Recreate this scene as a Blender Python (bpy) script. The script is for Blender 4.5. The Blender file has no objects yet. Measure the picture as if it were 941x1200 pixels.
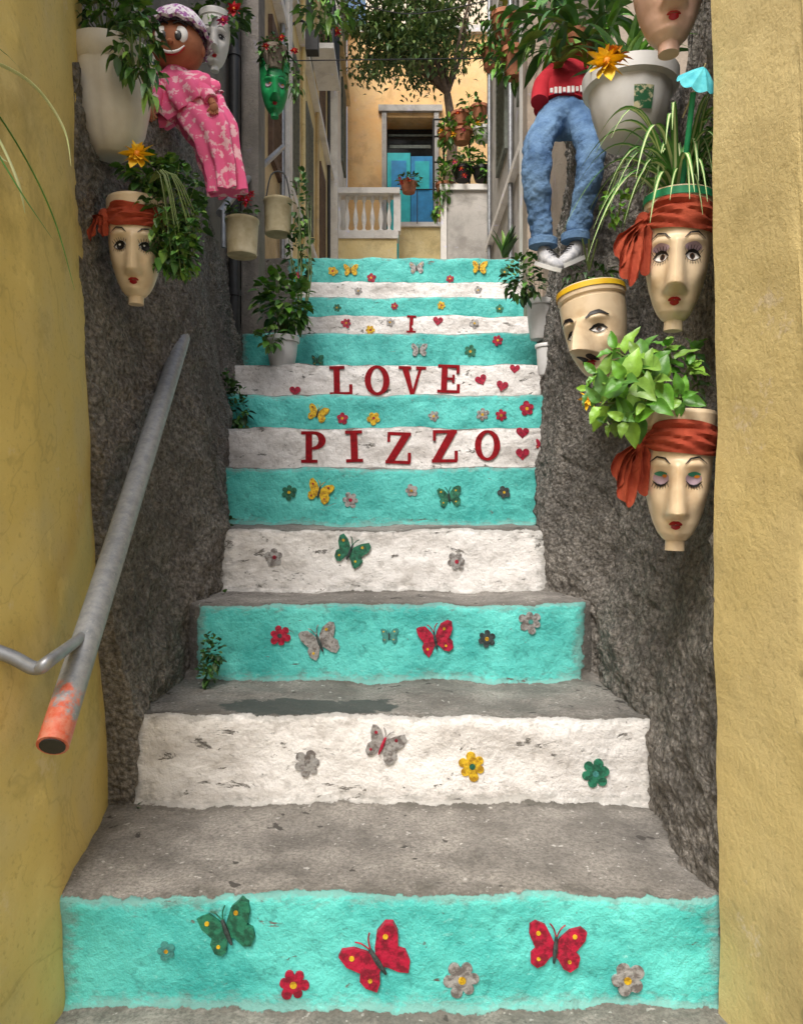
import bpy, math, random
import numpy as np
from mathutils import Vector, Matrix, noise
random.seed(7)
F=870.0; CX=470.5; HY=590.0; ZO=1.5
def P(px,py,d): return Vector(((px-CX)*d/F, d, (HY-py)*d/F))
def interp(x,xs,ys): return float(np.interp(x,xs,ys))
def sstep(a,b,x):
    t=max(0,min(1,(x-a)/(b-a))); return t*t*(3-2*t)
sc=bpy.context.scene
# ---------------------------------------------------------------- materials
def newmat(name):
    m=bpy.data.materials.new(name); m.use_nodes=True
    nt=m.node_tree; b=nt.nodes['Principled BSDF']; return m,nt,b
def N(nt,typ,**kw):
    n=nt.nodes.new(typ)
    for k,v in kw.items():
        if k in n.inputs: n.inputs[k].default_value=v
        else: setattr(n,k,v)
    return n
def L(nt,a,b): nt.links.new(a,b)
def noi(nt,co,scale,detail=6,rough=.6,dist=0):
    n=N(nt,'ShaderNodeTexNoise'); n.inputs['Scale'].default_value=scale; n.inputs['Detail'].default_value=detail
    n.inputs['Roughness'].default_value=rough; n.inputs['Distortion'].default_value=dist
    L(nt,co,n.inputs['Vector']); return n.outputs['Fac']
def ramp(nt,f,stops):
    r=nt.nodes.new('ShaderNodeValToRGB'); L(nt,f,r.inputs['Fac'])
    e=r.color_ramp.elements
    while len(e)<len(stops): e.new(.5)
    for i,(p,c) in enumerate(stops):
        e[i].position=p; e[i].color=(c,c,c,1) if isinstance(c,(int,float)) else (*c,1)
    return r.outputs['Color']
def mixc(nt,f,a,b,mode='MIX'):
    n=nt.nodes.new('ShaderNodeMix'); n.data_type='RGBA'; n.blend_type=mode
    if isinstance(f,(int,float)): n.inputs[0].default_value=f
    else: L(nt,f,n.inputs[0])
    for i,c in ((6,a),(7,b)):
        if isinstance(c,tuple): n.inputs[i].default_value=(*c,1)
        else: L(nt,c,n.inputs[i])
    return n.outputs[2]
def mth(nt,op,a,b=0.0,clamp=False):
    n=nt.nodes.new('ShaderNodeMath'); n.operation=op; n.use_clamp=clamp
    for i,c in ((0,a),(1,b)):
        if isinstance(c,(int,float)): n.inputs[i].default_value=c
        else: L(nt,c,n.inputs[i])
    return n.outputs[0]
def bump(nt,b,h,strength,dist=.01,prev=None):
    n=nt.nodes.new('ShaderNodeBump'); n.inputs['Strength'].default_value=strength; n.inputs['Distance'].default_value=dist
    L(nt,h,n.inputs['Height'])
    if prev: L(nt,prev,n.inputs['Normal'])
    if b: L(nt,n.outputs[0],b.inputs['Normal'])
    return n.outputs[0]
def obj_co(nt): return nt.nodes.new('ShaderNodeTexCoord').outputs['Object']
def M(name,c1,c2=None,scale=20,rough=.7,bmp=.25,bscale=60,metal=0,lo=.35,hi=.65,bd=.004,coat=0,spec=.5):
    m,nt,b=newmat(name); co=obj_co(nt)
    if c2 is None: c2=tuple(v*.6 for v in c1)
    f=ramp(nt,noi(nt,co,scale),[(lo,0.0),(hi,1.0)])
    L(nt,mixc(nt,f,c2,c1),b.inputs['Base Color'])
    b.inputs['Roughness'].default_value=rough; b.inputs['Metallic'].default_value=metal
    b.inputs['Coat Weight'].default_value=coat; b.inputs['Coat Roughness'].default_value=.2; b.inputs['Specular IOR Level'].default_value=spec
    if bmp: bump(nt,b,noi(nt,co,bscale),bmp,bd)
    return m
def stair_mat():
    m,nt,b=newmat('painted_concrete'); co=obj_co(nt)
    at=N(nt,'ShaderNodeAttribute'); at.attribute_name='pd'; ak=N(nt,'ShaderNodeAttribute'); ak.attribute_name='kind'
    ap=N(nt,'ShaderNodeAttribute'); ap.attribute_name='patch'
    pd=at.outputs['Fac']; kd=ak.outputs['Fac']
    n1=noi(nt,co,9,5,.6); n2=noi(nt,co,45,6,.65); n3=noi(nt,co,170,5,.75); n0=noi(nt,co,3.2,4,.6)
    w=mth(nt,'ADD',mth(nt,'MULTIPLY',mth(nt,'SUBTRACT',n1,.5),.05),mth(nt,'MULTIPLY',mth(nt,'SUBTRACT',n2,.5),.035))
    pw=mth(nt,'ADD',pd,w)
    edge=mth(nt,'MULTIPLY',mth(nt,'ADD',pw,.007),400,clamp=True)
    mp=nt.nodes.new('ShaderNodeMapping'); mp.inputs['Scale'].default_value=(1,1,2.6); L(nt,co,mp.inputs[0])
    pe=noi(nt,mp.outputs[0],13,10,.74,.6); pe2=noi(nt,mp.outputs[0],34,8,.7,.4)
    peelw=mth(nt,'MULTIPLY',ramp(nt,pe,[(.375,0.05),(.395,1.0)]),ramp(nt,pe2,[(.32,0.1),(.34,1.0)]))
    peelt=mth(nt,'MULTIPLY',ramp(nt,pe,[(.335,0.0),(.35,1.0)]),ramp(nt,pe2,[(.30,0.1),(.32,1.0)]))
    white=mixc(nt,ramp(nt,noi(nt,mp.outputs[0],6,8,.7),[(.36,0.0),(.55,1.0)]),(.62,.59,.56),(.90,.88,.86))
    white=mixc(nt,ramp(nt,n2,[(.34,.45),(.46,0.0)]),white,(.42,.39,.36))
    white=mixc(nt,ramp(nt,n3,[(.34,.22),(.42,0.0)]),white,(.30,.27,.25))
    teal=mixc(nt,ramp(nt,noi(nt,co,7,6,.65),[(.36,0.0),(.62,1.0)]),(.045,.43,.40),(.13,.68,.62))
    teal=mixc(nt,ramp(nt,n3,[(.58,0.0),(.70,.35)]),teal,(.38,.80,.75))
    teal=mixc(nt,ramp(nt,n2,[(.34,.45),(.44,0.0)]),teal,(.03,.26,.24))
    teal=mixc(nt,ramp(nt,pe2,[(.62,0.0),(.70,.5)]),teal,(.32,.74,.68))
    paint=mixc(nt,kd,teal,white); peel=mth(nt,'ADD',mth(nt,'MULTIPLY',peelw,kd),mth(nt,'MULTIPLY',peelt,mth(nt,'SUBTRACT',1.0,kd)))
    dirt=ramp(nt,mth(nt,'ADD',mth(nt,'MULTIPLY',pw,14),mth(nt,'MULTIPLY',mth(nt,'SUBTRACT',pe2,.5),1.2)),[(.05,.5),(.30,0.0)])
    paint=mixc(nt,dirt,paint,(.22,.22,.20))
    con=mixc(nt,ramp(nt,n1,[(.34,0.0),(.64,1.0)]),(.23,.215,.195),(.47,.44,.40))
    con=mixc(nt,ramp(nt,n3,[(.38,0.0),(.58,1.0)]),mixc(nt,.6,con,(.08,.075,.068)),con)
    con=mixc(nt,ramp(nt,n0,[(.38,.5),(.55,0.0)]),con,(.13,.12,.105))
    con=mixc(nt,ramp(nt,noi(nt,co,24,3,.5),[(.68,0.0),(.70,.9)]),con,(.06,.055,.05))
    con=mixc(nt,ramp(nt,noi(nt,co,80,3,.5),[(.67,0.0),(.71,.8)]),con,(.62,.60,.57))
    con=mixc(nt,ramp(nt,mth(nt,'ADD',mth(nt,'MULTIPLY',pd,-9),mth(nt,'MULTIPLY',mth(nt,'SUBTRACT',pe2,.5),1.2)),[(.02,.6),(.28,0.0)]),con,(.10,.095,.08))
    pf=mth(nt,'MULTIPLY',mth(nt,'ADD',ap.outputs['Fac'],mth(nt,'MULTIPLY',mth(nt,'SUBTRACT',pe,.5),2.4)),9,clamp=True)
    con=mixc(nt,mth(nt,'MULTIPLY',pf,.85),con,(.06,.075,.07))
    fac=mth(nt,'MULTIPLY',edge,peel)
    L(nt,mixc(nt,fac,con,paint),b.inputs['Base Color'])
    L(nt,mth(nt,'SUBTRACT',.85,mth(nt,'MULTIPLY',fac,.3)),b.inputs['Roughness'])
    h=mth(nt,'ADD',mth(nt,'MULTIPLY',fac,.35),mth(nt,'ADD',mth(nt,'MULTIPLY',n2,1.2),mth(nt,'MULTIPLY',n3,mth(nt,'SUBTRACT',.6,mth(nt,'MULTIPLY',fac,.4)))))
    bump(nt,b,h,.75,.008); return m
def roughcast(name,dark=(.13,.12,.106),light=(.47,.435,.39)):
    m,nt,b=newmat(name); co=obj_co(nt)
    n1=noi(nt,co,95,5,.7); n2=noi(nt,co,3.5,6,.65); n4=noi(nt,co,42,6,.7); n5=noi(nt,co,13,5,.6)
    vo=N(nt,'ShaderNodeTexVoronoi'); vo.inputs['Scale'].default_value=105; L(nt,co,vo.inputs['Vector'])
    c=mixc(nt,ramp(nt,n1,[(.36,0.0),(.64,1.0)]),dark,light)
    c=mixc(nt,ramp(nt,vo.outputs['Distance'],[(.45,0.0),(.85,.4)]),c,(.07,.062,.055))
    c=mixc(nt,ramp(nt,n2,[(.34,.55),(.54,0.0)]),c,(.11,.10,.09))
    c=mixc(nt,ramp(nt,n5,[(.36,.4),(.5,0.0)]),c,(.10,.09,.08))
    c=mixc(nt,ramp(nt,n4,[(.55,0.0),(.70,.55)]),c,(.60,.56,.51))
    L(nt,c,b.inputs['Base Color']); b.inputs['Roughness'].default_value=.95; b.inputs['Specular IOR Level'].default_value=.25
    h=mth(nt,'ADD',mth(nt,'MULTIPLY',vo.outputs['Distance'],-.9),mth(nt,'ADD',n1,mth(nt,'MULTIPLY',n4,1.6)))
    bump(nt,b,h,.9,.015); return m
def plaster(name,c1,c2,c3,bs=.5,fine=.5,coarse=1.4,line=.4,stain=.5):
    m,nt,b=newmat(name); co=obj_co(nt)
    n1=noi(nt,co,1.6,6,.6,.4); n2=noi(nt,co,6,6,.55); n3=noi(nt,co,95,6,.7)
    c=mixc(nt,ramp(nt,n1,[(.35,0.0),(.65,1.0)]),c1,c2)
    c=mixc(nt,ramp(nt,n2,[(.36,.5),(.52,0.0)]),c,c3)
    c=mixc(nt,ramp(nt,n3,[(.30,.45),(.45,0.0)]),c,tuple(v*.55 for v in c1))
    c=mixc(nt,ramp(nt,noi(nt,co,2.4,5,.5,1.0),[(.494,0.0),(.5,line),(.506,0.0)]),c,tuple(v*.6 for v in c1))
    c=mixc(nt,ramp(nt,noi(nt,co,14,5,.6),[(.64,0.0),(.70,.35)]),c,tuple(min(.9,v*1.2) for v in c2))
    c=mixc(nt,ramp(nt,noi(nt,co,3,7,.7,.3),[(.34,stain),(.47,0.0)]),c,tuple(v*.58 for v in c1))
    c=mixc(nt,ramp(nt,noi(nt,co,5,8,.75,.2),[(.60,0.0),(.64,stain*.7)]),c,(c2[0]*.98,c2[1]*1.02,c2[2]*1.7))
    L(nt,c,b.inputs['Base Color']); b.inputs['Roughness'].default_value=.8
    h=mth(nt,'ADD',mth(nt,'MULTIPLY',n2,coarse),mth(nt,'MULTIPLY',n3,fine))
    bump(nt,b,h,bs,.012); return m
STAIR=stair_mat(); ROUGH=roughcast('roughcast_render')
YEL_L=plaster('yellow_plaster',(.66,.51,.15),(.75,.61,.23),(.62,.53,.27),.35,.35,.9,.35,.65)
YEL_R=plaster('ochre_plaster',(.58,.45,.18),(.70,.57,.28),(.52,.41,.19),.45,.6,.5,.12,.6)
GREYP=plaster('grey_plaster',(.17,.15,.13),(.27,.24,.21),(.10,.09,.08),.9)
TAN=plaster('tan_plaster',(.60,.44,.22),(.70,.54,.30),(.42,.33,.2))
CREAM=plaster('cream_plaster',(.78,.60,.26),(.84,.70,.38),(.6,.46,.22))
ORANGE=plaster('orange_plaster',(.88,.50,.19),(.90,.62,.30),(.78,.50,.27))
UPPER=plaster('pale_upper_plaster',(.80,.70,.55),(.84,.77,.66),(.7,.6,.48))
LIGHTST=plaster('light_stone',(.78,.75,.70),(.85,.83,.79),(.62,.58,.52))
STAINED=plaster('stained_concrete',(.42,.40,.37),(.55,.52,.48),(.2,.18,.16))
BROWNW=plaster('brown_grey_wall',(.28,.22,.17),(.40,.33,.26),(.17,.13,.1))
METAL=M('galvanised_metal',(.40,.42,.44),(.27,.28,.30),scale=30,rough=.42,metal=.6,bmp=.1)
DARKM=M('dark_iron',(.03,.03,.032),scale=30,rough=.5)
def rust_tip():
    m,nt,b=newmat('handrail_paint'); co=obj_co(nt)
    sep=nt.nodes.new('ShaderNodeSeparateXYZ'); L(nt,co,sep.inputs[0])
    d=mth(nt,'MULTIPLY',mth(nt,'SUBTRACT',1.13,sep.outputs['Y']),4.2)
    f=mth(nt,'MULTIPLY',mth(nt,'SUBTRACT',mth(nt,'ADD',d,mth(nt,'MULTIPLY',noi(nt,co,34,8,.75),1.5)),1.16),7,clamp=True)
    base=mixc(nt,ramp(nt,noi(nt,co,60,6,.7),[(.35,0.0),(.6,1.0)]),(.23,.245,.26),(.35,.36,.37))
    base=mixc(nt,ramp(nt,noi(nt,co,140,3,.6),[(.64,0.0),(.70,.5)]),base,(.55,.55,.53))
    red=mixc(nt,ramp(nt,noi(nt,co,60,6,.7),[(.4,0.0),(.6,1.0)]),(.62,.12,.06),(.66,.24,.16))
    L(nt,mixc(nt,f,base,red),b.inputs['Base Color']); b.inputs['Roughness'].default_value=.42; b.inputs['Metallic'].default_value=.15
    bump(nt,b,noi(nt,co,90),.25,.003); return m
RAIL=rust_tip()
WHITEP=M('white_plastic',(.80,.76,.68),(.62,.56,.46),scale=8,rough=.45,bmp=.05)
GREYPOT=M('pale_pot_plastic',(.76,.76,.75),(.60,.59,.57),scale=10,rough=.5,bmp=.05)
CREAMPOT=M('cream_tin',(.70,.60,.38),(.5,.4,.22),scale=18,rough=.5,bmp=.1)
TERRA=M('terracotta',(.48,.18,.09),scale=15,rough=.8)
SKIN=M('ivory_painted_pot',(.80,.63,.42),(.68,.49,.29),scale=22,rough=.42,bmp=.2,bscale=45,coat=.15,lo=.3,hi=.5)
SKINP=M('pink_painted_pot',(.74,.47,.36),(.62,.36,.26),scale=22,rough=.42,bmp=.2,bscale=45,coat=.15,lo=.3,hi=.5)
SKINW=M('white_mask_plastic',(.7,.68,.64),scale=7,rough=.38,bmp=.05,lo=.1,hi=.4)
GREENF=M('green_mask_plastic',(.02,.38,.12),(.015,.25,.07),scale=12,rough=.35,bmp=.05)
BLACK=M('black_paint',(.012,.01,.01),rough=.5,bmp=0); LIPS=M('red_lip_paint',(.55,.01,.02),rough=.3,bmp=0)
EYEW=M('eye_white_paint',(.82,.80,.77),rough=.4,bmp=0,lo=.0,hi=.2); BLUSH=M('eyeshadow_paint',(.50,.36,.42),rough=.5,bmp=0)
GREENEYE=M('green_eye_paint',(.05,.30,.18),rough=.5,bmp=0)
BROWNP=M('brown_paint',(.16,.07,.03),rough=.5,bmp=0)
CLOTH=M('rust_bandana_cloth',(.46,.095,.05),(.33,.055,.03),scale=16,rough=.95,bmp=.5,bscale=120,spec=.15,bd=.003)
GREENC=M('green_rim',(.02,.34,.14),rough=.6)
SOIL=M('soil',(.05,.03,.02),bmp=.8)
STEM=M('stem_green',(.14,.20,.05),rough=.6)
def leafm(n,c,r=.42): return M(n,c,tuple(v*.6 for v in c),scale=35,rough=r,bmp=.2,bscale=90)
G_BR=[leafm('bright_leaf_a',(.15,.40,.035)),leafm('bright_leaf_b',(.09,.27,.025)),leafm('bright_leaf_c',(.26,.50,.06))]
G_MD=[leafm('mid_leaf_a',(.10,.26,.045)),leafm('mid_leaf_b',(.06,.17,.03)),leafm('mid_leaf_c',(.20,.37,.06))]
G_DK=[leafm('dark_leaf_a',(.045,.12,.03)),leafm('dark_leaf_b',(.03,.08,.022)),leafm('dark_leaf_c',(.08,.18,.04))]
G_TREE=[leafm('tree_leaf_a',(.06,.13,.035)),leafm('tree_leaf_b',(.11,.20,.05)),leafm('tree_leaf_c',(.22,.31,.09))]
VARIE=M('variegated_blade',(.68,.72,.42),(.52,.62,.28),rough=.5,bmp=0); BLADE=M('blade_green',(.10,.30,.05),rough=.45,bmp=0)
PETY=M('yellow_petal',(.85,.58,.02),(.80,.42,.01),rough=.6); PETO=M('orange_petal',(.80,.26,.01),rough=.6); PETR=M('red_petal',(.65,.015,.03),rough=.6)
PETP=M('pink_petal',(.7,.08,.25),rough=.6)
def felt(n,a,b_,metal=0): return M(n,a,b_,scale=90,rough=.5,bmp=.9,bscale=70,metal=metal,lo=.42,hi=.55)
FELT={'r':felt('red_foil',(.44,.006,.04),(.20,.004,.02)),'g':felt('green_foil',(.02,.18,.10),(.01,.08,.045)),
 's':felt('silver_foil',(.40,.39,.38),(.18,.16,.15),.3),'y':felt('gold_foil',(.74,.48,.02),(.40,.22,.01),.15),
 't':felt('teal_foil',(.06,.28,.25),(.04,.18,.17)),'d':felt('dark_foil',(.05,.07,.07),(.02,.03,.03))}
LETTER=M('red_letter_paint',(.33,.010,.016),(.20,.010,.014),scale=70,rough=.85,bmp=.6,spec=.15)
# ---------------------------------------------------------------- mesh builder
class MB:
    def __init__(s): s.v=[];s.f=[];s.m=[];s.mats=[]
    def mi(s,mat):
        if mat not in s.mats: s.mats.append(mat)
        return s.mats.index(mat)
    def add(s,vs,fs,mat):
        o=len(s.v); s.v+=[tuple(v) for v in vs]; i=s.mi(mat)
        for f in fs: s.f.append(tuple(o+k for k in f)); s.m.append(i)
    def box(s,c,size,mat,R=None):
        c=Vector(c); h=[x/2 for x in size]; vs=[]
        for dx in(-1,1):
            for dy in(-1,1):
                for dz in(-1,1):
                    p=Vector((dx*h[0],dy*h[1],dz*h[2]))
                    if R is not None: p=R@p
                    vs.append(c+p)
        s.add(vs,[(0,1,3,2),(4,6,7,5),(0,4,5,1),(2,3,7,6),(0,2,6,4),(1,5,7,3)],mat)
    def bx(s,x0,x1,y0,y1,z0,z1,mat): s.box(((x0+x1)/2,(y0+y1)/2,(z0+z1)/2),(x1-x0,y1-y0,z1-z0),mat)
    def lathe(s,prof,c,mat,n=24,R=None,sx=1,sy=1,caps=True,rip=None):
        c=Vector(c); vs=[];fs=[]
        for r,z in prof:
            for i in range(n):
                a=2*math.pi*i/n; k=1+(rip(a,z) if rip else 0)
                p=Vector((math.cos(a)*r*sx*k,math.sin(a)*r*sy*k,z))
                if R is not None: p=R@p
                vs.append(c+p)
        for j in range(len(prof)-1):
            for i in range(n): fs.append((j*n+i,j*n+(i+1)%n,(j+1)*n+(i+1)%n,(j+1)*n+i))
        if caps: fs.append(tuple(range(n))[::-1]); fs.append(tuple((len(prof)-1)*n+i for i in range(n)))
        s.add(vs,fs,mat)
    def ball(s,c,r,mat,R=None,n=20,m=12):
        if isinstance(r,(int,float)): r=(r,r,r)
        prof=[(max(1e-4,math.sin(math.pi*j/m)),-math.cos(math.pi*j/m)) for j in range(m+1)]
        c=Vector(c); vs=[];fs=[]
        for rr,z in prof:
            for i in range(n):
                a=2*math.pi*i/n; p=Vector((math.cos(a)*rr*r[0],math.sin(a)*rr*r[1],z*r[2]))
                if R is not None: p=R@p
                vs.append(c+p)
        for j in range(m):
            for i in range(n): fs.append((j*n+i,j*n+(i+1)%n,(j+1)*n+(i+1)%n,(j+1)*n+i))
        s.add(vs,fs,mat)
    def tube(s,pts,rad,mat,n=10,sub=6,smooth=True,flat=1.0):
        pts=[Vector(p) for p in pts]
        if isinstance(rad,(int,float)): rad=[rad]*len(pts)
        if smooth and len(pts)>2:
            q=[];rr=[]
            for i in range(len(pts)-1):
                p0=pts[max(0,i-1)];p1=pts[i];p2=pts[i+1];p3=pts[min(len(pts)-1,i+2)]
                for k in range(sub):
                    t=k/sub
                    q.append(.5*((2*p1)+(p2-p0)*t+(2*p0-5*p1+4*p2-p3)*t*t+(3*p1-p0-3*p2+p3)*t**3)); rr.append(rad[i]*(1-t)+rad[i+1]*t)
            q.append(pts[-1]);rr.append(rad[-1]); pts,rad=q,rr
        vs=[];fs=[];prev=None
        for i,p in enumerate(pts):
            t=(pts[min(i+1,len(pts)-1)]-pts[max(i-1,0)]).normalized()
            if prev is None:
                u=t.cross(Vector((0,0,1)) if abs(t.z)<.9 else Vector((1,0,0))).normalized()
            else:
                u=(prev-t*prev.dot(t)).normalized()
            prev=u; w=t.cross(u)
            for k in range(n):
                a=2*math.pi*k/n; vs.append(p+(u*math.cos(a)+w*math.sin(a)*flat)*rad[i])
        for i in range(len(pts)-1):
            for k in range(n): fs.append((i*n+k,i*n+(k+1)%n,(i+1)*n+(k+1)%n,(i+1)*n+k))
        fs.append(tuple(range(n))[::-1]); fs.append(tuple((len(pts)-1)*n+k for k in range(n)))
        s.add(vs,fs,mat)
    def leaf(s,base,dirv,ln,wd,mat,droop=.3,fold=.25,seg=5,tip=1.0,mat2=None):
        d=Vector(dirv).normalized(); base=Vector(base)
        side=d.cross(Vector((0,0,1)))
        if side.length<.05: side=Vector((random.uniform(-1,1),random.uniform(-1,1),0))
        side.normalize(); a=random.uniform(-.5,.5); side=Matrix.Rotation(a,3,d)@side
        up=side.cross(d); vs=[];fs=[]
        for i in range(seg+1):
            t=i/seg; w=wd*.5*(math.sin(math.pi*min(1,t**.75*.98+.02))**.8 if tip==1.0 else (1-t)**.6*min(1,t*8+.4))
            p=base+d*ln*t*(1-.25*droop*t)+Vector((0,0,-1))*droop*ln*t*t
            vs+=[p-side*w+up*fold*w,p,p+side*w+up*fold*w]
        for i in range(seg):
            o=i*3; fs+=[(o,o+1,o+4,o+3),(o+1,o+2,o+5,o+4)]
        s.add(vs,fs,mat)
    def arc(s,base,az,reach,peak,drop,wd,edge,mid,seg=12):
        base=Vector(base); h=Vector((math.cos(az),math.sin(az),0)); sd=Vector((-h.y,h.x,0)); E=[]
        tw=random.uniform(-.5,.5)
        for i in range(seg+1):
            t=i/seg; w=wd*.5*(1-t**2.2)*min(1,.55+t*3)+.0003
            p=base+h*reach*(t**1.1)+Vector((0,0,peak*math.sin(math.pi*min(1,t*.75))*1.2-drop*t**2.5))
            sv=(sd*math.cos(tw)+Vector((0,0,1))*math.sin(tw))
            E.append([p-sv*w+Vector((0,0,.35*w)),p-sv*w*.4,p+sv*w*.4,p+sv*w+Vector((0,0,.35*w))])
        vs=[q for r in E for q in r]
        s.add(vs,[(i*4+k,i*4+k+1,i*4+k+5,i*4+k+4) for i in range(seg) for k in(0,2)],edge)
        s.add(vs,[(i*4+1,i*4+2,i*4+6,i*4+5) for i in range(seg)],mid)
    def bush(s,c,rad,n,ln,wd,mats,droop=.3,stems=True,origin=None,shell=.4):
        c=Vector(c); org=Vector(origin) if origin is not None else c-Vector((0,0,rad[2]))
        for i in range(n):
            while True:
                p=Vector((random.uniform(-1,1),random.uniform(-1,1),random.uniform(-1,1)))
                if shell<p.length<1: break
            if noise.noise(p*2.3+c*3)<-.22: continue
            q=Vector((p.x*rad[0],p.y*rad[1],p.z*rad[2]))
            d=(q.normalized()*.8+Vector((random.uniform(-1,1),random.uniform(-1,1),random.uniform(-.6,.8)))*.8)
            k=random.uniform(.6,1.25); s.leaf(c+q,d,ln*k,wd*k,random.choice(mats),droop=droop*random.uniform(.3,1.6),seg=4)
            if stems and i%7==0: s.tube([org,(org+c+q)/2+Vector((random.uniform(-1,1),0,.5))*.1*rad[0],c+q],[.0016,.0012,.0006],STEM,n=4,sub=3)
    def flower(s,c,r,face,mat,np_=9,cm=None):
        face=Vector(face).normalized(); u=face.cross(Vector((0,0,1))).normalized(); w=face.cross(u)
        for ring,(k,o) in enumerate(((1,0),(.65,.2))):
            for i in range(np_):
                a=2*math.pi*i/np_+o; dr=(u*math.cos(a)+w*math.sin(a))+face*(.25+.4*ring)
                s.leaf(Vector(c)+face*.002*ring,dr,r*k*random.uniform(.85,1.1),r*.6*k,mat,droop=.05,seg=4)
        s.ball(Vector(c)+face*r*.15,r*.2,cm or PETO,n=8,m=6)
    def poly(s,pts,y0,y1,mat,org,R):
        n=len(pts); vs=[]
        for y in(y0,y1):
            for x,z in pts: vs.append(Vector(org)+R@Vector((x,y,z)))
        fs=[tuple(range(n)),tuple(range(n,2*n))[::-1]]
        for i in range(n): fs.append((i,i+n,(i+1)%n+n,(i+1)%n))
        s.add(vs,fs,mat)
    def build(s,name,parent=None,smooth=True,attrs=None,zo=True):
        me=bpy.data.meshes.new(name); me.from_pydata(s.v,[],s.f)
        for m in s.mats: me.materials.append(m)
        me.polygons.foreach_set('material_index',s.m)
        me.polygons.foreach_set('use_smooth',[smooth]*len(s.f))
        if attrs:
            for k,vals in attrs.items():
                a=me.attributes.new(k,'FLOAT','POINT'); a.data.foreach_set('value',vals)
        me.update()
        o=bpy.data.objects.new(name,me); sc.collection.objects.link(o)
        if parent: o.parent=parent
        elif zo: o.location.z=ZO
        if smooth:
            try: me.set_sharp_from_angle(angle=math.radians(50))
            except Exception: pass
        return o
def empty(name):
    e=bpy.data.objects.new(name,None); sc.collection.objects.link(e); e.location.z=ZO; e.empty_display_size=.1; return e
# ---------------------------------------------------------------- staircase
D=[1.08,1.41,1.70,1.93,2.18,2.55,2.88,3.18,3.45,3.75,4.02,4.30,4.55]
YT=[1050,840,707,620,548,502,462,427,390,370,348,330,302]
Z=[(HY-y)*d/F for y,d in zip(YT,D)]
PLx=[76,157,233,265,258,256,258,266,285,330,345,345,340]; PRx=[845,768,682,636,642,644,644,640,640,640,635,640,640]
def disp(p):
    v=noise.noise_vector(p*5.5)*.010+noise.noise_vector(p*15)*.0050+noise.noise_vector(p*38)*.0018
    return Vector((v.x*.3,v.y,v.z))
prof=[]
def seg(a,b,fn,ds=.008):
    n=max(2,int(math.dist(a,b)/ds))
    for i in range(n):
        t=i/n; prof.append((a[0]+(b[0]-a[0])*t,a[1]+(b[1]-a[1])*t)+fn(t,math.dist(a,b)))
zb=-.734
low=[(-.2,-1.31),(.1,-1.12),(.42,-.92),(.72,zb)]
cur=(-.6,-1.5)
for y,z in low:
    seg(cur,(y,cur[1]),lambda t,l:(-1.0,0,0),.02); seg((y,cur[1]),(y,z),lambda t,l:(-1.0,0,0),.02); cur=(y,z)
for k,(d,z) in enumerate(zip(D,Z)):
    kd=k%2; pk=(k-1)%2 if k else kd
    seg(cur,(d,cur[1]),(lambda t,l,kd=kd,pk=pk,k=k:((-min(t*l,(1-t)*l) if k else -(1-t)*l)-.001,float(kd if t>.5 else pk),k)))
    seg((d,cur[1]),(d,z),(lambda t,l,kd=kd,k=k:(min(t*l,(1-t)*l+.006),float(kd),k+1)))
    cur=(d,z)
seg(cur,(5.2,cur[1]),lambda t,l:(-t*l-.001,0.0,0),.015)
pf=np.array([(p[0],p[1]) for p in prof])
for _ in range(3):
    ps=pf.copy()
    for i in range(1,len(pf)-1): ps[i]=(pf[i-1]+2*pf[i]+pf[i+1])/4
    pf=ps
NX=150; vs=[];apd=[];akd=[];apt=[]
for j,(y,z) in enumerate(pf):
    pd0,kd=prof[j][2],prof[j][3]
    W=.62 if y<2.2 else .62+(y-2.2)*.13
    if y<1.0: W=.62+(1.0-y)*.5
    kk=min(range(13),key=lambda n:abs(D[n]-y))
    xl=(PLx[kk]-CX)*D[kk]/F; xr=(PRx[kk]-CX)*D[kk]/F
    for i in range(NX+1):
        x=-W+2*W*i/NX; p=Vector((x,y,z)); q=p+disp(p)
        a=pd0
        if pd0>-.5: a=min(pd0,x-xl,xr-x)
        if z>Z[1]+.012 and z<Z[2]+.02 and 1.6<y<1.9:
            x3l=(PLx[2]-CX)*D[2]/F; x3r=(PRx[2]-CX)*D[2]/F
            q.y+=.16*sstep(-.01,.13,max(x3l-x,x-x3r))*(1-min(1,max(0,(y-1.70)/.22)))
        vs.append(q); apd.append(a); akd.append(kd)
        tx=max(0,1-abs((x+.185)/.21)**4); ty=max(0,1-abs((y-1.48)/.075)**2)
        apt.append((tx*ty if z<-.3 and z>-.45 and pd0<0 else 0)-.38)
mb=MB(); n=NX+1
mb.add(vs,[(j*n+i,j*n+i+1,(j+1)*n+i+1,(j+1)*n+i) for j in range(len(pf)-1) for i in range(NX)],STAIR)
mb.build('stone_staircase',attrs={'pd':apd,'kind':akd,'patch':apt})
def zstair(y): return interp(y,[0,.72]+D,[-.95,zb]+Z)
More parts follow.
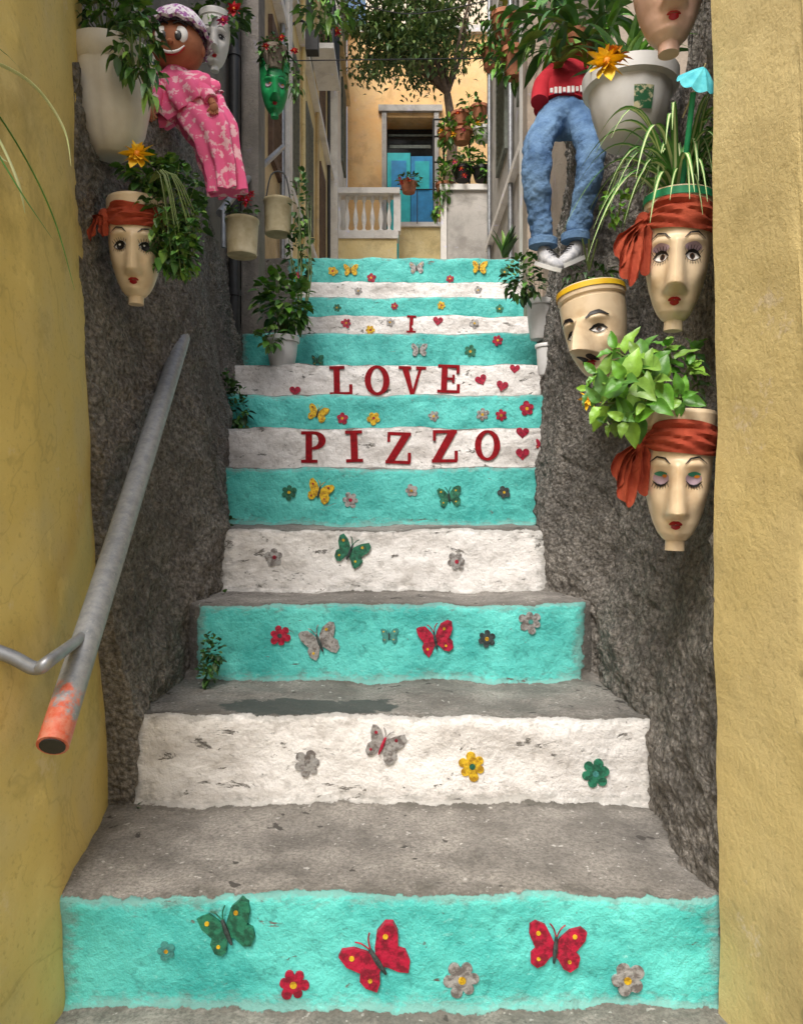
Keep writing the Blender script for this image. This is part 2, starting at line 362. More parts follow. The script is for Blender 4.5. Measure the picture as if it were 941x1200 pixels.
# ---------------------------------------------------------------- walls
def wall(name,side,ys,zlo,ztop,xf,mat,out,amp,fr,res=.009,top_res=.02):
    cols=np.arange(ys[0],ys[1]+res,res); rows=int(max((ztop(y)-zlo(y)) for y in cols)/res)+1
    vs=[];nr=rows+1; extra=int(out/top_res)+2
    for y in cols:
        z0,z1=zlo(y),ztop(y)
        for r in range(nr):
            z=z0+(z1-z0)*r/rows; p=Vector((xf(y,z),y,z))
            dv=sum(noise.noise(p*f)*a for a,f in zip(amp,fr)); p.x+=dv; p.z+=dv*.5*(r/rows>.97); vs.append(p)
        for e in range(1,extra+1):
            p=Vector((xf(y,z1)+side*out*e/extra,y,z1)); p.z+=sum(noise.noise(p*f)*a for a,f in zip(amp,fr)); vs.append(p)
        p=Vector((xf(y,z1)+side*out,y,z0)); vs.append(p)
    n=nr+extra+1; fs=[(c*n+r,c*n+r+1,(c+1)*n+r+1,(c+1)*n+r) for c in range(len(cols)-1) for r in range(n-1)]
    fs.append(tuple(range(n))); o=(len(cols)-1)*n; fs.append(tuple(o+k for k in range(n)))
    mb=MB(); mb.add(vs,fs,mat); return mb.build(name)
YL=[1.0,1.41,1.7,1.93,2.18,2.55,2.88,3.18,3.6]
XL=[-.50,-.535,-.53,-.50,-.545,-.635,-.705,-.755,-.79]
XR=[.462,.50,.48,.395,.432,.51,.575,.625,.69]
def lx(y,z):
    h=z-zstair(y); return interp(y,YL,XL)-.085*sstep(0,1.0,h)+.035*math.exp(-max(0,h)/.07)
def rx(y,z):
    h=z-zstair(y); return interp(y,YL,XR)+.06*sstep(0,.8,h)*(1 if y>1.2 else sstep(1.07,1.2,y)*1)-.03*math.exp(-max(0,h)/.07)*sstep(1.07,1.2,y)
AMP=(.018,.009,.009,.008); FR=(3.2,11,26,60)
wall('roughcast_wall',-1,(1.40,3.55),lambda y:zstair(y)-.22,lambda y:interp(y,[1.4,2.0,2.9,3.55],[.83,1.07,1.30,1.40]),lx,ROUGH,.30,AMP,FR,res=.008)
wall('roughcast_wall',1,(1.07,3.45),lambda y:zstair(y)-.22,lambda y:interp(y,[1.07,1.33,1.37,1.45,1.9,2.6,3.45],[1.7,1.7,1.3,.84,1.02,1.25,1.15]),rx,ROUGH,.30,AMP,FR,res=.008)
def yl(y,z):
    b=interp(y,[-1,0,.5,.9,1.08,1.3,1.47],[-1.25,-.86,-.61,-.515,-.492,-.525,-.560])
    return b-interp(z,[-.75,-.44,-.08,.32,.65,1.0],[0,.01,.035,.055,.062,.075])
def yr(y,z):
    return interp(y,[-1,0,.9,1.07],[1.15,.80,.495,.458])-.010*sstep(-.7,.9,z)
wall('yellow_wall',-1,(-1.0,1.47),lambda y:-1.55 if y<.9 else -.95,lambda y:1.7,yl,YEL_L,.45,(.012,.004,.0010),(2.6,9,30),res=.014)
wall('yellow_wall',1,(-1.0,1.065),lambda y:-1.55 if y<.9 else -.95,lambda y:1.7,yr,YEL_R,.45,(.007,.003,.0012),(3,9,30),res=.014)
# ---------------------------------------------------------------- ground
mb=MB(); mb.add([(-150,-150,-1.505),(150,-150,-1.505),(150,150,-1.505),(-150,150,-1.505)],[(0,1,2,3)],M('street_ground',(.2,.18,.16),scale=3)); mb.build('ground')
mb=MB(); mb.bx(-1.6,2.0,5.15,14,-1.5,Z[-1]-.004,STAINED); mb.build('alley_pavement')
# ---------------------------------------------------------------- ornaments on risers
def riser_y(x,z,k,r):
    return min(D[k]+disp(Vector((x+a*r/2,D[k],z+b*r/2))).y for a in(-2,-1,0,1,2) for b in(-2,-1,0,1,2))
BF=[(0,.12),(.14,.40),(.42,.72),(.80,.86),(1.0,.72),(.97,.40),(.78,.10),(.70,-.02),(.86,-.20),(.82,-.52),(.58,-.74),(.34,-.62),(.14,-.30),(0,-.22)]
def circ(r,n=10,cx=0,cz=0,sx=1): return [(cx+r*sx*math.cos(2*math.pi*i/n),cz+r*math.sin(2*math.pi*i/n)) for i in range(n)]
def ornament(kind,px,py,w,k,col,rot=0,cc=None):
    c=P(px,py,D[k]); r=w/2*D[k]/F; y=riser_y(c.x,c.z,k,r)-.0012; c.y=y
    mb=MB(); R=Matrix.Rotation(math.radians(-rot+random.uniform(-8,8)),3,'Y')
    m=FELT[col]; c2=FELT[cc] if cc else FELT['y' if col!='y' else 'r']
    if kind=='b':
        asym=random.uniform(.75,.95)
        for s_ in(1,-1):
            pts=[(x*r*s_*(asym if s_<0 else 1),z*r*random.uniform(.9,1.08)) for x,z in BF]
            Rw=R@Matrix.Rotation(-.05*s_,3,'Z')
            mb.poly(pts if s_>0 else pts[::-1],0,.014,m,c,Rw)
            for ux,uz,ur in((.66,.50,.08),(.56,-.36,.065)):
                if random.random()<.75: mb.poly(circ(ur*r,8,ux*r*s_*asym,uz*r),-.0008-.055*r*ux,.001,c2,c,R)
        mb.tube([c+R@Vector((0,-.001,-.45*r)),c+R@Vector((0,-.002,0)),c+R@Vector((0,-.001,.45*r))],[.04*r,.09*r,.05*r],FELT['d'] if not cc else c2,n=6,sub=3)
        for s_ in(1,-1): mb.tube([c+R@Vector((0,-.001,.4*r)),c+R@Vector((.12*r*s_,-.001,.7*r)),c+R@Vector((.26*r*s_,-.001,.85*r))],.025*r,m,n=4,sub=3)
    elif kind=='f':
        np_=random.choice((5,6,6)); pts=[]; ph=random.random()
        kk=[random.uniform(.85,1.1) for _ in range(np_+1)]
        for i in range(48):
            a=2*math.pi*i/48; q=r*(.60+.40*abs(math.cos(np_*a/2))**.6)*kk[int(((a*np_/(2*math.pi))+.5)%np_)]; pts.append((q*math.cos(a+ph),q*math.sin(a+ph)))
        mb.poly(pts,0,.014,m,c,R)
        mb.poly(circ(r*.50,14),-.0008,.001,m,c,R); mb.poly(circ(r*.22,10),-.0016,.0,c2,c,R)
    elif kind=='h':
        pts=[]
        for i in range(28):
            t=2*math.pi*i/28; pts.append((r*math.sin(t)**3,r*(13*math.cos(t)-5*math.cos(2*t)-2*math.cos(3*t)-math.cos(4*t)+2.5)/16))
        mb.poly(pts,0,.014,m,c,R)
    mb.build({'b':'butterfly_ornament','f':'flower_ornament','h':'heart_ornament'}[kind],smooth=False)
O=[('b',267,1090,70,0,'g',18),('f',196,1113,22,0,'t',0),('b',443,1122,78,0,'r',28),('f',345,1150,38,0,'r',0),('f',541,1146,42,0,'s',0),('b',650,1112,70,0,'r',-8),('f',735,1149,42,0,'s',0),
('f',361,895,32,1,'s',0,'s'),('b',448,873,48,1,'s',-25,'r'),('f',553,897,33,1,'y',0,'g'),('f',697,906,33,1,'g',0,'t'),
('f',328,745,25,2,'r',0,'d'),('b',375,753,48,2,'s',20),('b',456,745,22,2,'t',0),('b',510,750,46,2,'r',14),('f',570,748,22,2,'d',0),('f',621,728,27,2,'s',0,'t'),
('f',322,653,22,3,'s',0,'r'),('b',410,647,42,3,'g',-15),('f',535,658,22,3,'s',0,'r'),
('f',339,577,18,4,'g',0),('b',374,577,32,4,'y',-12),('f',411,586,20,4,'s',0,'r'),('f',482,575,15,4,'s',0),('b',526,583,30,4,'g',10),('f',590,577,15,4,'d',0),
('h',612,508,15,5,'r'),('h',612,533,16,5,'r'),('b',633,521,15,5,'r',0),
('b',372,485,25,6,'y',-10),('f',401,490,15,6,'r'),('f',438,490,16,6,'y'),('f',508,488,13,6,'s'),('f',565,486,16,6,'s'),('f',587,487,15,6,'r'),('f',617,479,18,6,'r'),
('h',346,459,13,7,'r'),('h',564,446,14,7,'r',20),('h',588,453,14,7,'r',-15),('h',603,433,12,7,'r'),
('b',372,423,16,8,'g'),('b',491,411,20,8,'s',0,'g'),('f',551,412,15,8,'g'),('f',583,399,13,8,'r'),
('f',406,379,12,9,'r'),('f',434,387,11,9,'y'),('f',457,378,11,9,'s'),('h',513,377,12,9,'r'),('f',556,379,12,9,'s'),
('f',395,361,10,10,'g'),('f',462,359,9,10,'r'),('f',517,358,10,10,'y'),('f',585,362,10,10,'g'),
('f',420,341,9,11,'s'),('f',560,340,9,11,'s'),
('f',390,318,12,12,'y'),('b',411,317,18,12,'y'),('f',435,326,11,12,'r'),('b',488,315,18,12,'s'),('f',527,327,10,12,'r'),('b',561,314,20,12,'y'),('f',591,319,11,12,'g')]
for o in O: ornament(*o)
def rect(a,b,c,d): return [(a,c),(b,c),(b,d),(a,d)]
def ringseg(cx,cz,ox,oz,ix,iz,a0,a1,n=14):
    out=[]
    for i in range(n):
        t0=a0+(a1-a0)*i/n; t1=a0+(a1-a0)*(i+1)/n
        out.append([(cx+ox*math.cos(t0),cz+oz*math.sin(t0)),(cx+ox*math.cos(t1),cz+oz*math.sin(t1)),(cx+ix*math.cos(t1),cz+iz*math.sin(t1)),(cx+ix*math.cos(t0),cz+iz*math.sin(t0))])
    return out
GL={'I':[rect(-.11,.11,0,1),rect(-.27,.27,0,.1),rect(-.27,.27,.9,1)],
'L':[rect(-.26,-.05,0,1),rect(-.4,.12,.9,1),rect(-.4,.38,0,.1),rect(.27,.38,.05,.36)],
'O':ringseg(0,.5,.44,.53,.22,.43,0,2*math.pi,24),
'V':[[(-.40,1),(-.16,1),(.08,0),(-.05,0)],[(.24,1),(.35,1),(.08,0),(.01,.1)],rect(-.5,-.05,.9,1),rect(.12,.48,.9,1)],
'E':[rect(-.27,-.06,0,1),rect(-.4,.36,.9,1),rect(-.4,.4,0,.1),rect(-.1,.15,.46,.55),rect(.26,.36,.7,.95),rect(.29,.4,.05,.32),rect(.12,.2,.36,.65)],
'P':[rect(-.26,-.05,0,1),rect(-.4,.12,0,.1),rect(-.4,0,.9,1),rect(-.08,0,.42,.5)]+ringseg(0,.71,.38,.29,.15,.19,-math.pi/2,math.pi/2),
'Z':[rect(-.36,.38,.9,1),rect(-.4,.38,0,.1),[(.10,.92),(.36,.92),(-.12,.08),(-.38,.08)],rect(-.36,-.27,.68,.95),rect(.3,.4,.05,.36)]}
def word(name,items,k):
    mb=MB()
    for ch,px,py,h in items:
        s_=h*D[k]/F; c=P(px,py,D[k]); y=riser_y(c.x,c.z,k,s_*.5)-.0003
        R=Matrix.Rotation(random.uniform(-.04,.04),3,'Y')
        for i,pl in enumerate(GL[ch]):
            mb.poly([(a*s_,(b-.5)*s_) for a,b in pl],-.0004*(i%5),.014,LETTER,(c.x,y,c.z),R)
    mb.build(name,smooth=False)
word('painted_lettering',[('I',482,380,20)],9)
word('painted_lettering',[('L',400,446,34),('O',442,446,33),('V',483,446,33),('E',526,444,33)],7)
word('painted_lettering',[('P',368,524,37),('I',415,523,37),('Z',467,525,37),('Z',521,523,38),('O',571,522,34)],5)
# ---------------------------------------------------------------- handrail
mb=MB(); a=P(62,874,.97); b=P(222,370,2.02)
mb.tube([a,a.lerp(b,.5),b],.0205,RAIL,n=20,smooth=False)
e=(b-a).normalized(); mb.tube([a-e*.0015,a+e*.001],.0165,DARKM,n=16,smooth=False)
bb=b-e*.03; mb.tube([bb,bb+Vector((-.01,.02,-.03)),bb+Vector((-.08,.03,-.05))],.010,METAL,n=10)
c0=a.lerp(b,.16)
mb.tube([c0+Vector((0,0,-.01)),P(66,772,1.0)+Vector((-.005,0,0)),P(42,783,.99),P(10,768,.98),P(-60,745,.96),P(-110,740,.95)],[.008,.009,.0095,.0095,.0095,.0095],METAL,n=10)
mb.build('handrail')
mb=MB(); mb.tube([P(258,250,3.0),P(283,217,3.3)],.016,METAL,n=12,smooth=False); mb.tube([P(283,217,3.3),P(332,172,4.6)],.016,METAL,n=12,smooth=False)
mb.tube([P(262,247,3.0),P(262,290,3.0)],.01,METAL,n=8,smooth=False); mb.build('handrail')
mb=MB(); mb.tube([P(275,-80,3.40),P(275,200,3.40),P(275,392,3.40)],.026,DARKM,n=14,smooth=False)
for yy in(60,200,340): mb.tube([P(275,yy,3.40),P(275,yy+7,3.40)],.031,DARKM,n=14,smooth=False)
mb.build('drainpipe')
# ---------------------------------------------------------------- face planters
HP=[0,.07,.085,.13,.2,.3,.42,.55,.7,.84,.85,.87,.885,.975,1.0]
RP=[.27,.27,.36,.50,.63,.76,.87,.94,.99,1.0,.96,.96,1.03,1.04,1.0]
def face_planter(name,bot,W,H,yaw,skin,brow='m',band=False,lean=0,nose=1.0,eyes='open',rimmat=None,tailk=1.0):
    R3=Matrix.Rotation(yaw,3,'Z')@Matrix.Rotation(lean,3,'Y'); bot=Vector(bot)
    def Rr(f,h):
        r=interp(h,HP,RP)*W/2; t=(h-.26)/.38
        if -.10<t<1:
            prof_=(1-t)**.7 if t>=0 else max(0,1+t/.10)
            sg=.14+.15*(1-max(0,t))**1.5; r+=W*.40*nose*prof_*math.exp(-(f/sg)**2)
        r-=W*.065*math.exp(-((abs(f)-.52)/.26)**2-((h-.51)/.055)**2)
        r+=W*.04*math.exp(-((abs(f)-.45)/.4)**2-((h-.61)/.03)**2)
        r+=W*.07*math.exp(-(f/.35)**2-((h-.115)/.03)**2)+W*.055*math.exp(-(f/.3)**2-((h-.185)/.022)**2)
        r+=W*.035*math.exp(-((abs(f)-.75)/.3)**2-((h-.36)/.07)**2)
        return r
    def pt(f,h,o=0):
        r=Rr(f,h)+o; return bot+R3@Vector((math.sin(f)*r,-math.cos(f)*r,h*H))
    mb=MB(); nf=72; nh=90; vs=[];fs=[]
    hs=sorted(set([i/nh for i in range(nh+1)]+HP))
    for h in hs:
        for i in range(nf):
            f=-math.pi+2*math.pi*(i/nf); vs.append(pt(f,h))
    for j in range(len(hs)-1):
        for i in range(nf): fs.append((j*nf+i,j*nf+(i+1)%nf,(j+1)*nf+(i+1)%nf,(j+1)*nf+i))
    fs.append(tuple(range(nf))); mb.add(vs,fs,skin)
    mb.lathe([(W*.48,.93*H),(W*.01,.95*H)],bot,SOIL,n=24,R=R3,caps=False)
    if rimmat: mb.add([pt(-math.pi+2*math.pi*i/48,h,.002) for h in(.93,.985) for i in range(48)],[(i,(i+1)%48,48+(i+1)%48,48+i) for i in range(48)],rimmat)
    def ell(f0,h0,rf,rh,mat,o,rot=0,bend=0):
        vs=[pt(f0,h0,o)];fs=[];nr=4;na=22
        for r in range(1,nr+1):
            for i in range(na):
                a=2*math.pi*i/na; x=math.cos(a)*rf*r/nr; y=math.sin(a)*rh*r/nr*(1-.25*abs(math.cos(a)))
                y+=bend*x*x/rf
                xx=x*math.cos(rot)-y*math.sin(rot)*3; yy=x*math.sin(rot)/3+y*math.cos(rot); vs.append(pt(f0+xx,h0+yy,o))
        for i in range(na): fs.append((0,1+i,1+(i+1)%na))
        for r in range(nr-1):
            for i in range(na): fs.append((1+r*na+i,1+r*na+(i+1)%na,1+(r+1)*na+(i+1)%na,1+(r+1)*na+i))
        mb.add(vs,fs,mat)
    def strip(pts,w,mat,o,sub=6):
        q=[]
        for i in range(len(pts)-1):
            for k in range(sub):
                t=k/sub; q.append((pts[i][0]*(1-t)+pts[i+1][0]*t,pts[i][1]*(1-t)+pts[i+1][1]*t))
        q.append(pts[-1]); n=len(q); vs=[];fs=[]
        for i,(f,h) in enumerate(q):
            df=q[min(i+1,n-1)][0]-q[max(i-1,0)][0]; dh=(q[min(i+1,n-1)][1]-q[max(i-1,0)][1])*H/(W/2)
            l=math.hypot(df,dh) or 1; nx,nz=-dh/l,df/l; ww=w*math.sin(math.pi*(i+.6)/(n+.2))**.6
            for s_ in(-1,0,1): vs.append(pt(f+s_*nx*ww,h+s_*nz*ww*(W/2)/H,o))
        for i in range(n-1):
            for s_ in(0,1): fs.append((i*3+s_,i*3+s_+1,i*3+s_+4,i*3+s_+3))
        mb.add(vs,fs,mat)
    for s_ in(-1,1):
        e0=.52*s_
        if eyes in('open','man'):
            if eyes=='open': ell(e0,.560,.30,.035,BLUSH,.0006)
            ell(e0,.500,.27,.028,EYEW,.0010); ell(e0+.02,.500,.105,.025,BROWNP,.0016); ell(e0+.02,.500,.062,.017,BLACK,.0022)
        elif eyes=='big':
            ell(e0,.505,.30,.048,EYEW,.0010); ell(e0,.50,.19,.042,BLACK,.0016); ell(e0-.05,.515,.05,.012,EYEW,.0024)
        else: ell(e0,.515,.29,.048,BLUSH,.0010); ell(e0,.545,.22,.018,GREENEYE,.0015); ell(e0+.12,.53,.09,.012,PETO,.0018)
        if eyes!='closed': strip([(e0-.29,.492),(e0-.15,.527),(e0,.537),(e0+.15,.527),(e0+.29,.492)],.045,BLACK,.0026)
        strip([(e0-.29,.497),(e0-.14,.470),(e0,.462),(e0+.14,.470),(e0+.29,.497)],.034 if eyes=='closed' else .014,BLACK,.0025)
        if brow!='n':
            for t in(-.24,-.16,-.08,0,.08,.16,.24):
                if eyes!='closed': strip([(e0+t,.538-.4*t*t),(e0+t*1.35,.572-.4*t*t)],.010,BLACK,.0026,2)
                strip([(e0+t,.470+.3*t*t),(e0+t*1.25,.435+.3*t*t)],.011 if eyes=='closed' else .008,BLACK,.0026,2)
        bw=.055 if brow=='n' else .026
        strip([(s_*.18,.610),(s_*.34,.652),(s_*.58,.664),(s_*.86,.618)],bw,BLACK,.0024)
    ell(-.11,.198,.16,.016,LIPS,.0012,.15); ell(.11,.198,.16,.016,LIPS,.0012,-.15); ell(0,.172,.20,.019,LIPS,.0014)
    strip([(-.24,.189),(0,.185),(.24,.189)],.008,BROWNP,.0026)
    if eyes=='man':
        for s_ in(-1,1): strip([(s_*.02,.225),(s_*.2,.228),(s_*.42,.20)],.05,BLACK,.0028)
        ell(0,.105,.2,.035,BLACK,.0025)
    if band:
        vs=[];fs=[];nb=110;nrw=17; kf=-1.1; sd=bot.x*17
        for j in range(nrw):
            u_=j/(nrw-1)
            for i in range(nb):
                f=-math.pi+2*math.pi*i/nb
                df=abs((f-kf+math.pi)%(2*math.pi)-math.pi); pinch=math.exp(-(df/.35)**2)
                hh=.795+(u_-.5)*(.215*(1-.55*pinch)+.02*math.sin(f*2+sd))+.012*math.sin(f*2+1+sd)-.02*pinch
                fold=abs(noise.noise(Vector((f*.8+sd,u_*3.2+.5*math.sin(f+sd),0))))*1.0+.4*abs(noise.noise(Vector((f*2.6,u_*6+f*.6,sd))))
                o=(.0035+.017*fold)*math.sin(math.pi*min(1,max(0,.06+u_*.88)))**.5
                rr=interp(hh,HP,RP)*W/2+o; vs.append(bot+R3@Vector((math.sin(f)*rr,-math.cos(f)*rr,hh*H)))
        for j in range(nrw-1):
            for i in range(nb): fs.append((j*nb+i,j*nb+(i+1)%nb,(j+1)*nb+(i+1)%nb,(j+1)*nb+i))
        mb.add(vs,fs,CLOTH)
        K=bot+R3@Vector((math.sin(kf)*W*.56,-math.cos(kf)*W*.56,.775*H))
        mb.ball(K,(.013,.013,.019),CLOTH); mb.ball(K+Vector((-.006,-.004,-.006)),(.010,.010,.013),CLOTH)
        for dx,ln,wd in((-.026,.088,.012),(-.002,.070,.012),(-.040,.055,.008)):
            ln*=tailk; n_=22; vs=[];fs=[];mm=17
            for i in range(n_+1):
                t=i/n_; cpt=K+Vector((dx*math.sin(t*1.5),-.008-.004*math.sin(t*4+dx*90),-ln*t**1.1+.006*math.sin(t*3)))
                w=wd*(.35+.95*min(1,t*1.6))*tailk**.4
                for s_ in range(mm):
                    q=(s_-mm//2)/(mm//2); x=q*w; zz=(-.018*(1-abs(q-.3))*t*t)*(1 if t>.5 else .3)
                    vs.append(cpt+Vector((x+.003*noise.noise(Vector((t*5,dx*60,q))),.0075*math.sin(q*6.5+t*2+dx*50)*(1-.3*t)+.006*noise.noise(Vector((q*3,t*4,dx*99))),zz+q*w*.35*math.sin(dx*200+1))))
            for i in range(n_):
                for s_ in range(mm-1): fs.append((i*mm+s_,i*mm+s_+1,i*mm+s_+mm+1,i*mm+s_+mm))
            mb.add(vs,fs,CLOTH)
    mb.build(name); return bot+R3@Vector((0,0,.95*H)),R3
def sz(w,d): return w*d/F
t1,_=face_planter('face_planter',P(788,388,1.20),sz(77,1.2),sz(156,1.2),-.34,SKIN,band=True,nose=1.05,rimmat=GREENC,lean=.05)
t2,_=face_planter('face_planter',P(790,645,1.17),sz(80,1.17),sz(162,1.17),-.34,SKIN,band=True,eyes='closed',lean=.03)
t3,_=face_planter('face_planter',P(706,450,1.58),sz(76,1.58),sz(114,1.58),-.70,SKIN,brow='n',eyes='man',nose=1.35,lean=-.14,rimmat=PETY)
t4,_=face_planter('face_planter',P(783,64,1.16),sz(88,1.16),sz(150,1.16),-.15,SKINP,eyes='closed')
t5,_=face_planter('face_planter',P(160,357,1.52),sz(64,1.52),sz(120,1.52),.2,SKIN,eyes='big',band=True,nose=.6,tailk=.4)
t6,_=face_planter('face_planter',P(322,138,3.35),sz(34,3.35),sz(62,3.35),.2,GREENF,eyes='closed')
t7,_=face_planter('face_planter',P(252,84,2.5),sz(36,2.5),sz(66,2.5),.2,SKINW,eyes='big')
# ---------------------------------------------------------------- pots & plants
def pot(mb,c,rt,rb,h,mat,n=32,rip=None,rim=.12):
    mb.lathe([(rb*.95,0),(rb,h*.03),(rb+(rt-rb)*.55,h*.4),(rb+(rt-rb)*.9,h*(1-rim)),(rt*1.0,h*(1-rim)),(rt*1.08,h*(1-rim)+.002),(rt*1.1,h*.985),(rt*1.06,h),(rt*.98,h*.99),(rt*.95,h*.9)],c,mat,n=n,rip=rip)
    mb.lathe([(rt*.96,h*.92),(.001,h*.94)],c,SOIL,n=n,caps=False)
def sprays(mb,o,n,ln,wd,mats,spread=1,up=.8,droop=1.1,seg=10):
    for i in range(n):
        a=random.uniform(0,2*math.pi); d=Vector((math.cos(a)*spread,math.sin(a)*spread,random.uniform(.3,1.4)*up)); l=ln*random.uniform(.55,1.15)
        m=random.choice(mats); mb.leaf(Vector(o)+Vector((random.uniform(-.01,.01),random.uniform(-.01,.01),0)),d,l,wd*random.uniform(.7,1.2),m,droop=droop*random.uniform(.5,1.3),fold=.5,seg=seg,tip=.5)
mb=MB(); c=P(130,184,1.52); u=sz(1,1.52)
mb.lathe([(u*17,0),(u*20,u*2),(u*29,u*12),(u*38,u*32),(u*43,u*60),(u*45,u*92),(u*46,u*94),(u*51,u*98),(u*52,u*116),(u*50,u*120),(u*45,u*118)],c,WHITEP,n=64,rip=lambda a,z:.045*abs(math.cos(a*5))*(1 if z<u*93 else 0))
mb.lathe([(u*45,u*112),(.001,u*114)],c,SOIL,n=24,caps=False)
mb.build('flower_pot')
mb=MB()
mb.bush(P(125,12,1.48),(.075,.06,.065),300,.032,.016,G_MD); mb.bush(P(160,50,1.42),(.045,.04,.07),170,.03,.016,G_DK+G_MD,droop=.7)
mb.bush(P(178,95,1.42),(.016,.03,.05),28,.028,.014,G_MD,droop=.8); mb.build('potted_plant')
mb=MB(); mb.bush(P(200,250,1.50),(.068,.045,.115),720,.022,.015,G_MD+G_DK,droop=.45,shell=.1); mb.bush(P(175,200,1.5),(.055,.035,.035),170,.024,.014,G_MD)
mb.bush(P(210,297,1.51),(.042,.03,.045),220,.020,.013,G_MD+G_BR[:1],droop=.45,shell=.1)
for i in range(12):
    x=random.uniform(185,240); z_=random.uniform(270,328); mb.tube([P(175,215,1.46),P((175+x)/2,205,1.44),P(x,z_,1.46)],[.0016,.0014,.0006],STEM,n=4,sub=4)
    for k in range(5): mb.leaf(P(x+random.uniform(-4,4),z_-k*9,1.455),(random.uniform(-1,1),-.4,random.uniform(-.3,.5)),.018,.012,random.choice(G_MD),seg=4)
mb.flower(P(162,183,1.42),.036,(.1,-1,.25),PETY,10,PETO); mb.build('trailing_plant')
mb=MB()
for i in range(80):
    az=random.uniform(0,2*math.pi); rch=random.uniform(.06,.16)
    mb.arc(t1+Vector((random.uniform(-.015,.015),random.uniform(-.015,.015),-.01)),az,rch,random.uniform(.05,.13),random.uniform(.02,.11),random.uniform(.008,.013),BLADE,VARIE)
for az,rch,pk,dr in((3.3,.20,.08,.13),(3.0,.17,.10,.06),(3.6,.19,.06,.17),(2.8,.16,.12,.03),(.1,.10,.10,.08),(-.3,.09,.12,.03),(4.0,.17,.10,.10),(3.1,.13,.13,.0),(3.4,.15,.11,.03)):
    mb.arc(t1,az,rch,pk,dr,.012,BLADE,VARIE,16)
mb.bush(P(722,240,1.2),(.02,.02,.035),60,.014,.01,G_BR,shell=.1); mb.build('spider_plant')
mb=MB(); mb.tube([t1+Vector((-.01,-.03,-.01)),P(812,108,1.09)],.0042,GREENC,n=10,smooth=False); mb.build('green_garden_stake')
PAP=M('turquoise_paper',(.12,.58,.66),(.05,.42,.52),scale=80,rough=.8); mb=MB()
c=P(819,92,1.09); R=Matrix.Rotation(.25,3,'Y')@Matrix.Rotation(.80,3,'X')
vs=[c+R@Vector((0,0,.016))];fs=[];nn=64
for r in range(1,6):
    for i in range(nn):
        a=2*math.pi*i/nn; rr=.029*r/5*(1+.05*abs(math.sin(a*4))); vs.append(c+R@Vector((math.cos(a)*rr,math.sin(a)*rr,.016-.022*(r/5)**1.2-(.0045*abs(math.cos(a*4))*(r/5)))))
for i in range(nn): fs.append((0,1+i,1+(i+1)%nn))
for r in range(4):
    for i in range(nn): fs.append((1+r*nn+i,1+r*nn+(i+1)%nn,1+(r+1)*nn+(i+1)%nn,1+(r+1)*nn+i))
mb.add(vs,fs,PAP); mb.tube([c+R@Vector((0,0,.02)),c+R@Vector((0,0,-.055))],.0012,CREAMPOT,n=6,smooth=False); mb.build('paper_umbrella')
def oleaf(mb,base,dr,nrm,l,wd,mat):
    dd=Vector(dr).normalized(); sd=dd.cross(Vector(nrm)).normalized(); nn_=sd.cross(dd); vs=[];fs=[];sg=9; cu=random.uniform(.1,.5); wv=random.uniform(0,6)
    for i in range(sg+1):
        t=i/sg; ww=wd*.5*(math.sin(math.pi*t**.72)**.85 if 0<t<1 else .02); p=base+dd*l*t-nn_*l*cu*t*t
        for q in(-1,-.5,0,.5,1): vs.append(p+sd*ww*q+nn_*(abs(q)*ww*.45-.0012*math.sin(t*16+wv)*abs(q)))
    for i in range(sg):
        for q in range(4): fs.append((i*5+q,i*5+q+1,i*5+q+6,i*5+q+5))
    mb.add(vs,fs,mat)
mb=MB(); o=t2-Vector((0,0,.005)); GG=[G_BR[0],G_BR[1],G_BR[1],G_BR[2],G_MD[0],G_MD[2]]
for (x,y,d_,s_) in((722,412,1.13,1.0),(748,420,1.09,.9),(782,408,1.15,.9),(806,430,1.14,.8),(700,440,1.12,.85),(732,446,1.06,1.1),(768,446,1.08,.9),(796,466,1.10,.7),
    (706,474,1.10,1.05),(734,492,1.07,.85),(692,458,1.13,.7),(812,408,1.2,.7),(756,470,1.06,.75),(818,450,1.16,.6),(716,494,1.11,.6)):
    tp=P(x,y,d_); mid=(o+tp)/2+Vector((0,-.004,.018))
    mb.tube([o,mid,tp],[.003,.0024,.0014],STEM,n=6,sub=5)
    ax=(tp-mid).normalized(); u_=ax.cross(Vector((0,1,.3))).normalized(); w_=ax.cross(u_)
    for lev,(pos,kk) in enumerate(((tp,.62),(tp.lerp(mid,.22),1.0),(tp.lerp(mid,.55),.95))):
        a0=lev*math.pi/2+random.uniform(-.4,.4)
        for j in range(3 if lev==0 else 2+(lev==1)):
            b_=a0+j*2*math.pi/(3 if lev<2 else 2)+random.uniform(-.3,.3); dr=u_*math.cos(b_)+w_*math.sin(b_)+ax*(.9 if lev==0 else .25)+Vector((0,-.15,.05))
            st=pos+dr.normalized()*.005; oleaf(mb,st,dr,ax+Vector((0,-.5,.4)),.045*s_*kk*random.uniform(.85,1.15),.028*s_*kk*random.uniform(.85,1.1),random.choice(GG))
mb.build('basil_plant')
mb=MB(); mb.bush(t3+Vector((0,0,.02)),(.055,.04,.05),150,.03,.008,G_DK+G_MD,droop=.8)
for x in (682,690,700): mb.tube([P(690,318,1.58),P(x,280,1.55)],.002,STEM,n=5,smooth=False)
mb.build('potted_plant')
mb=MB(); mb.flower(P(690,468,1.3),.022,(-.4,-1,.1),PETY,9,PETO); mb.tube([P(690,468,1.31),P(715,500,1.28)],.002,STEM,n=5,smooth=False); mb.build('yellow_flower')
mb=MB(); c=P(738,168,1.44); cc=sz(1,1.44)
mb.lathe([(cc*30,0),(cc*33,cc*3),(cc*43,cc*36),(cc*47,cc*58),(cc*54,cc*61),(cc*55,cc*76),(cc*51,cc*78)],c,GREYPOT,n=64,rip=lambda a,z:.02*abs(math.cos(a*6)) if z<cc*59 else 0)
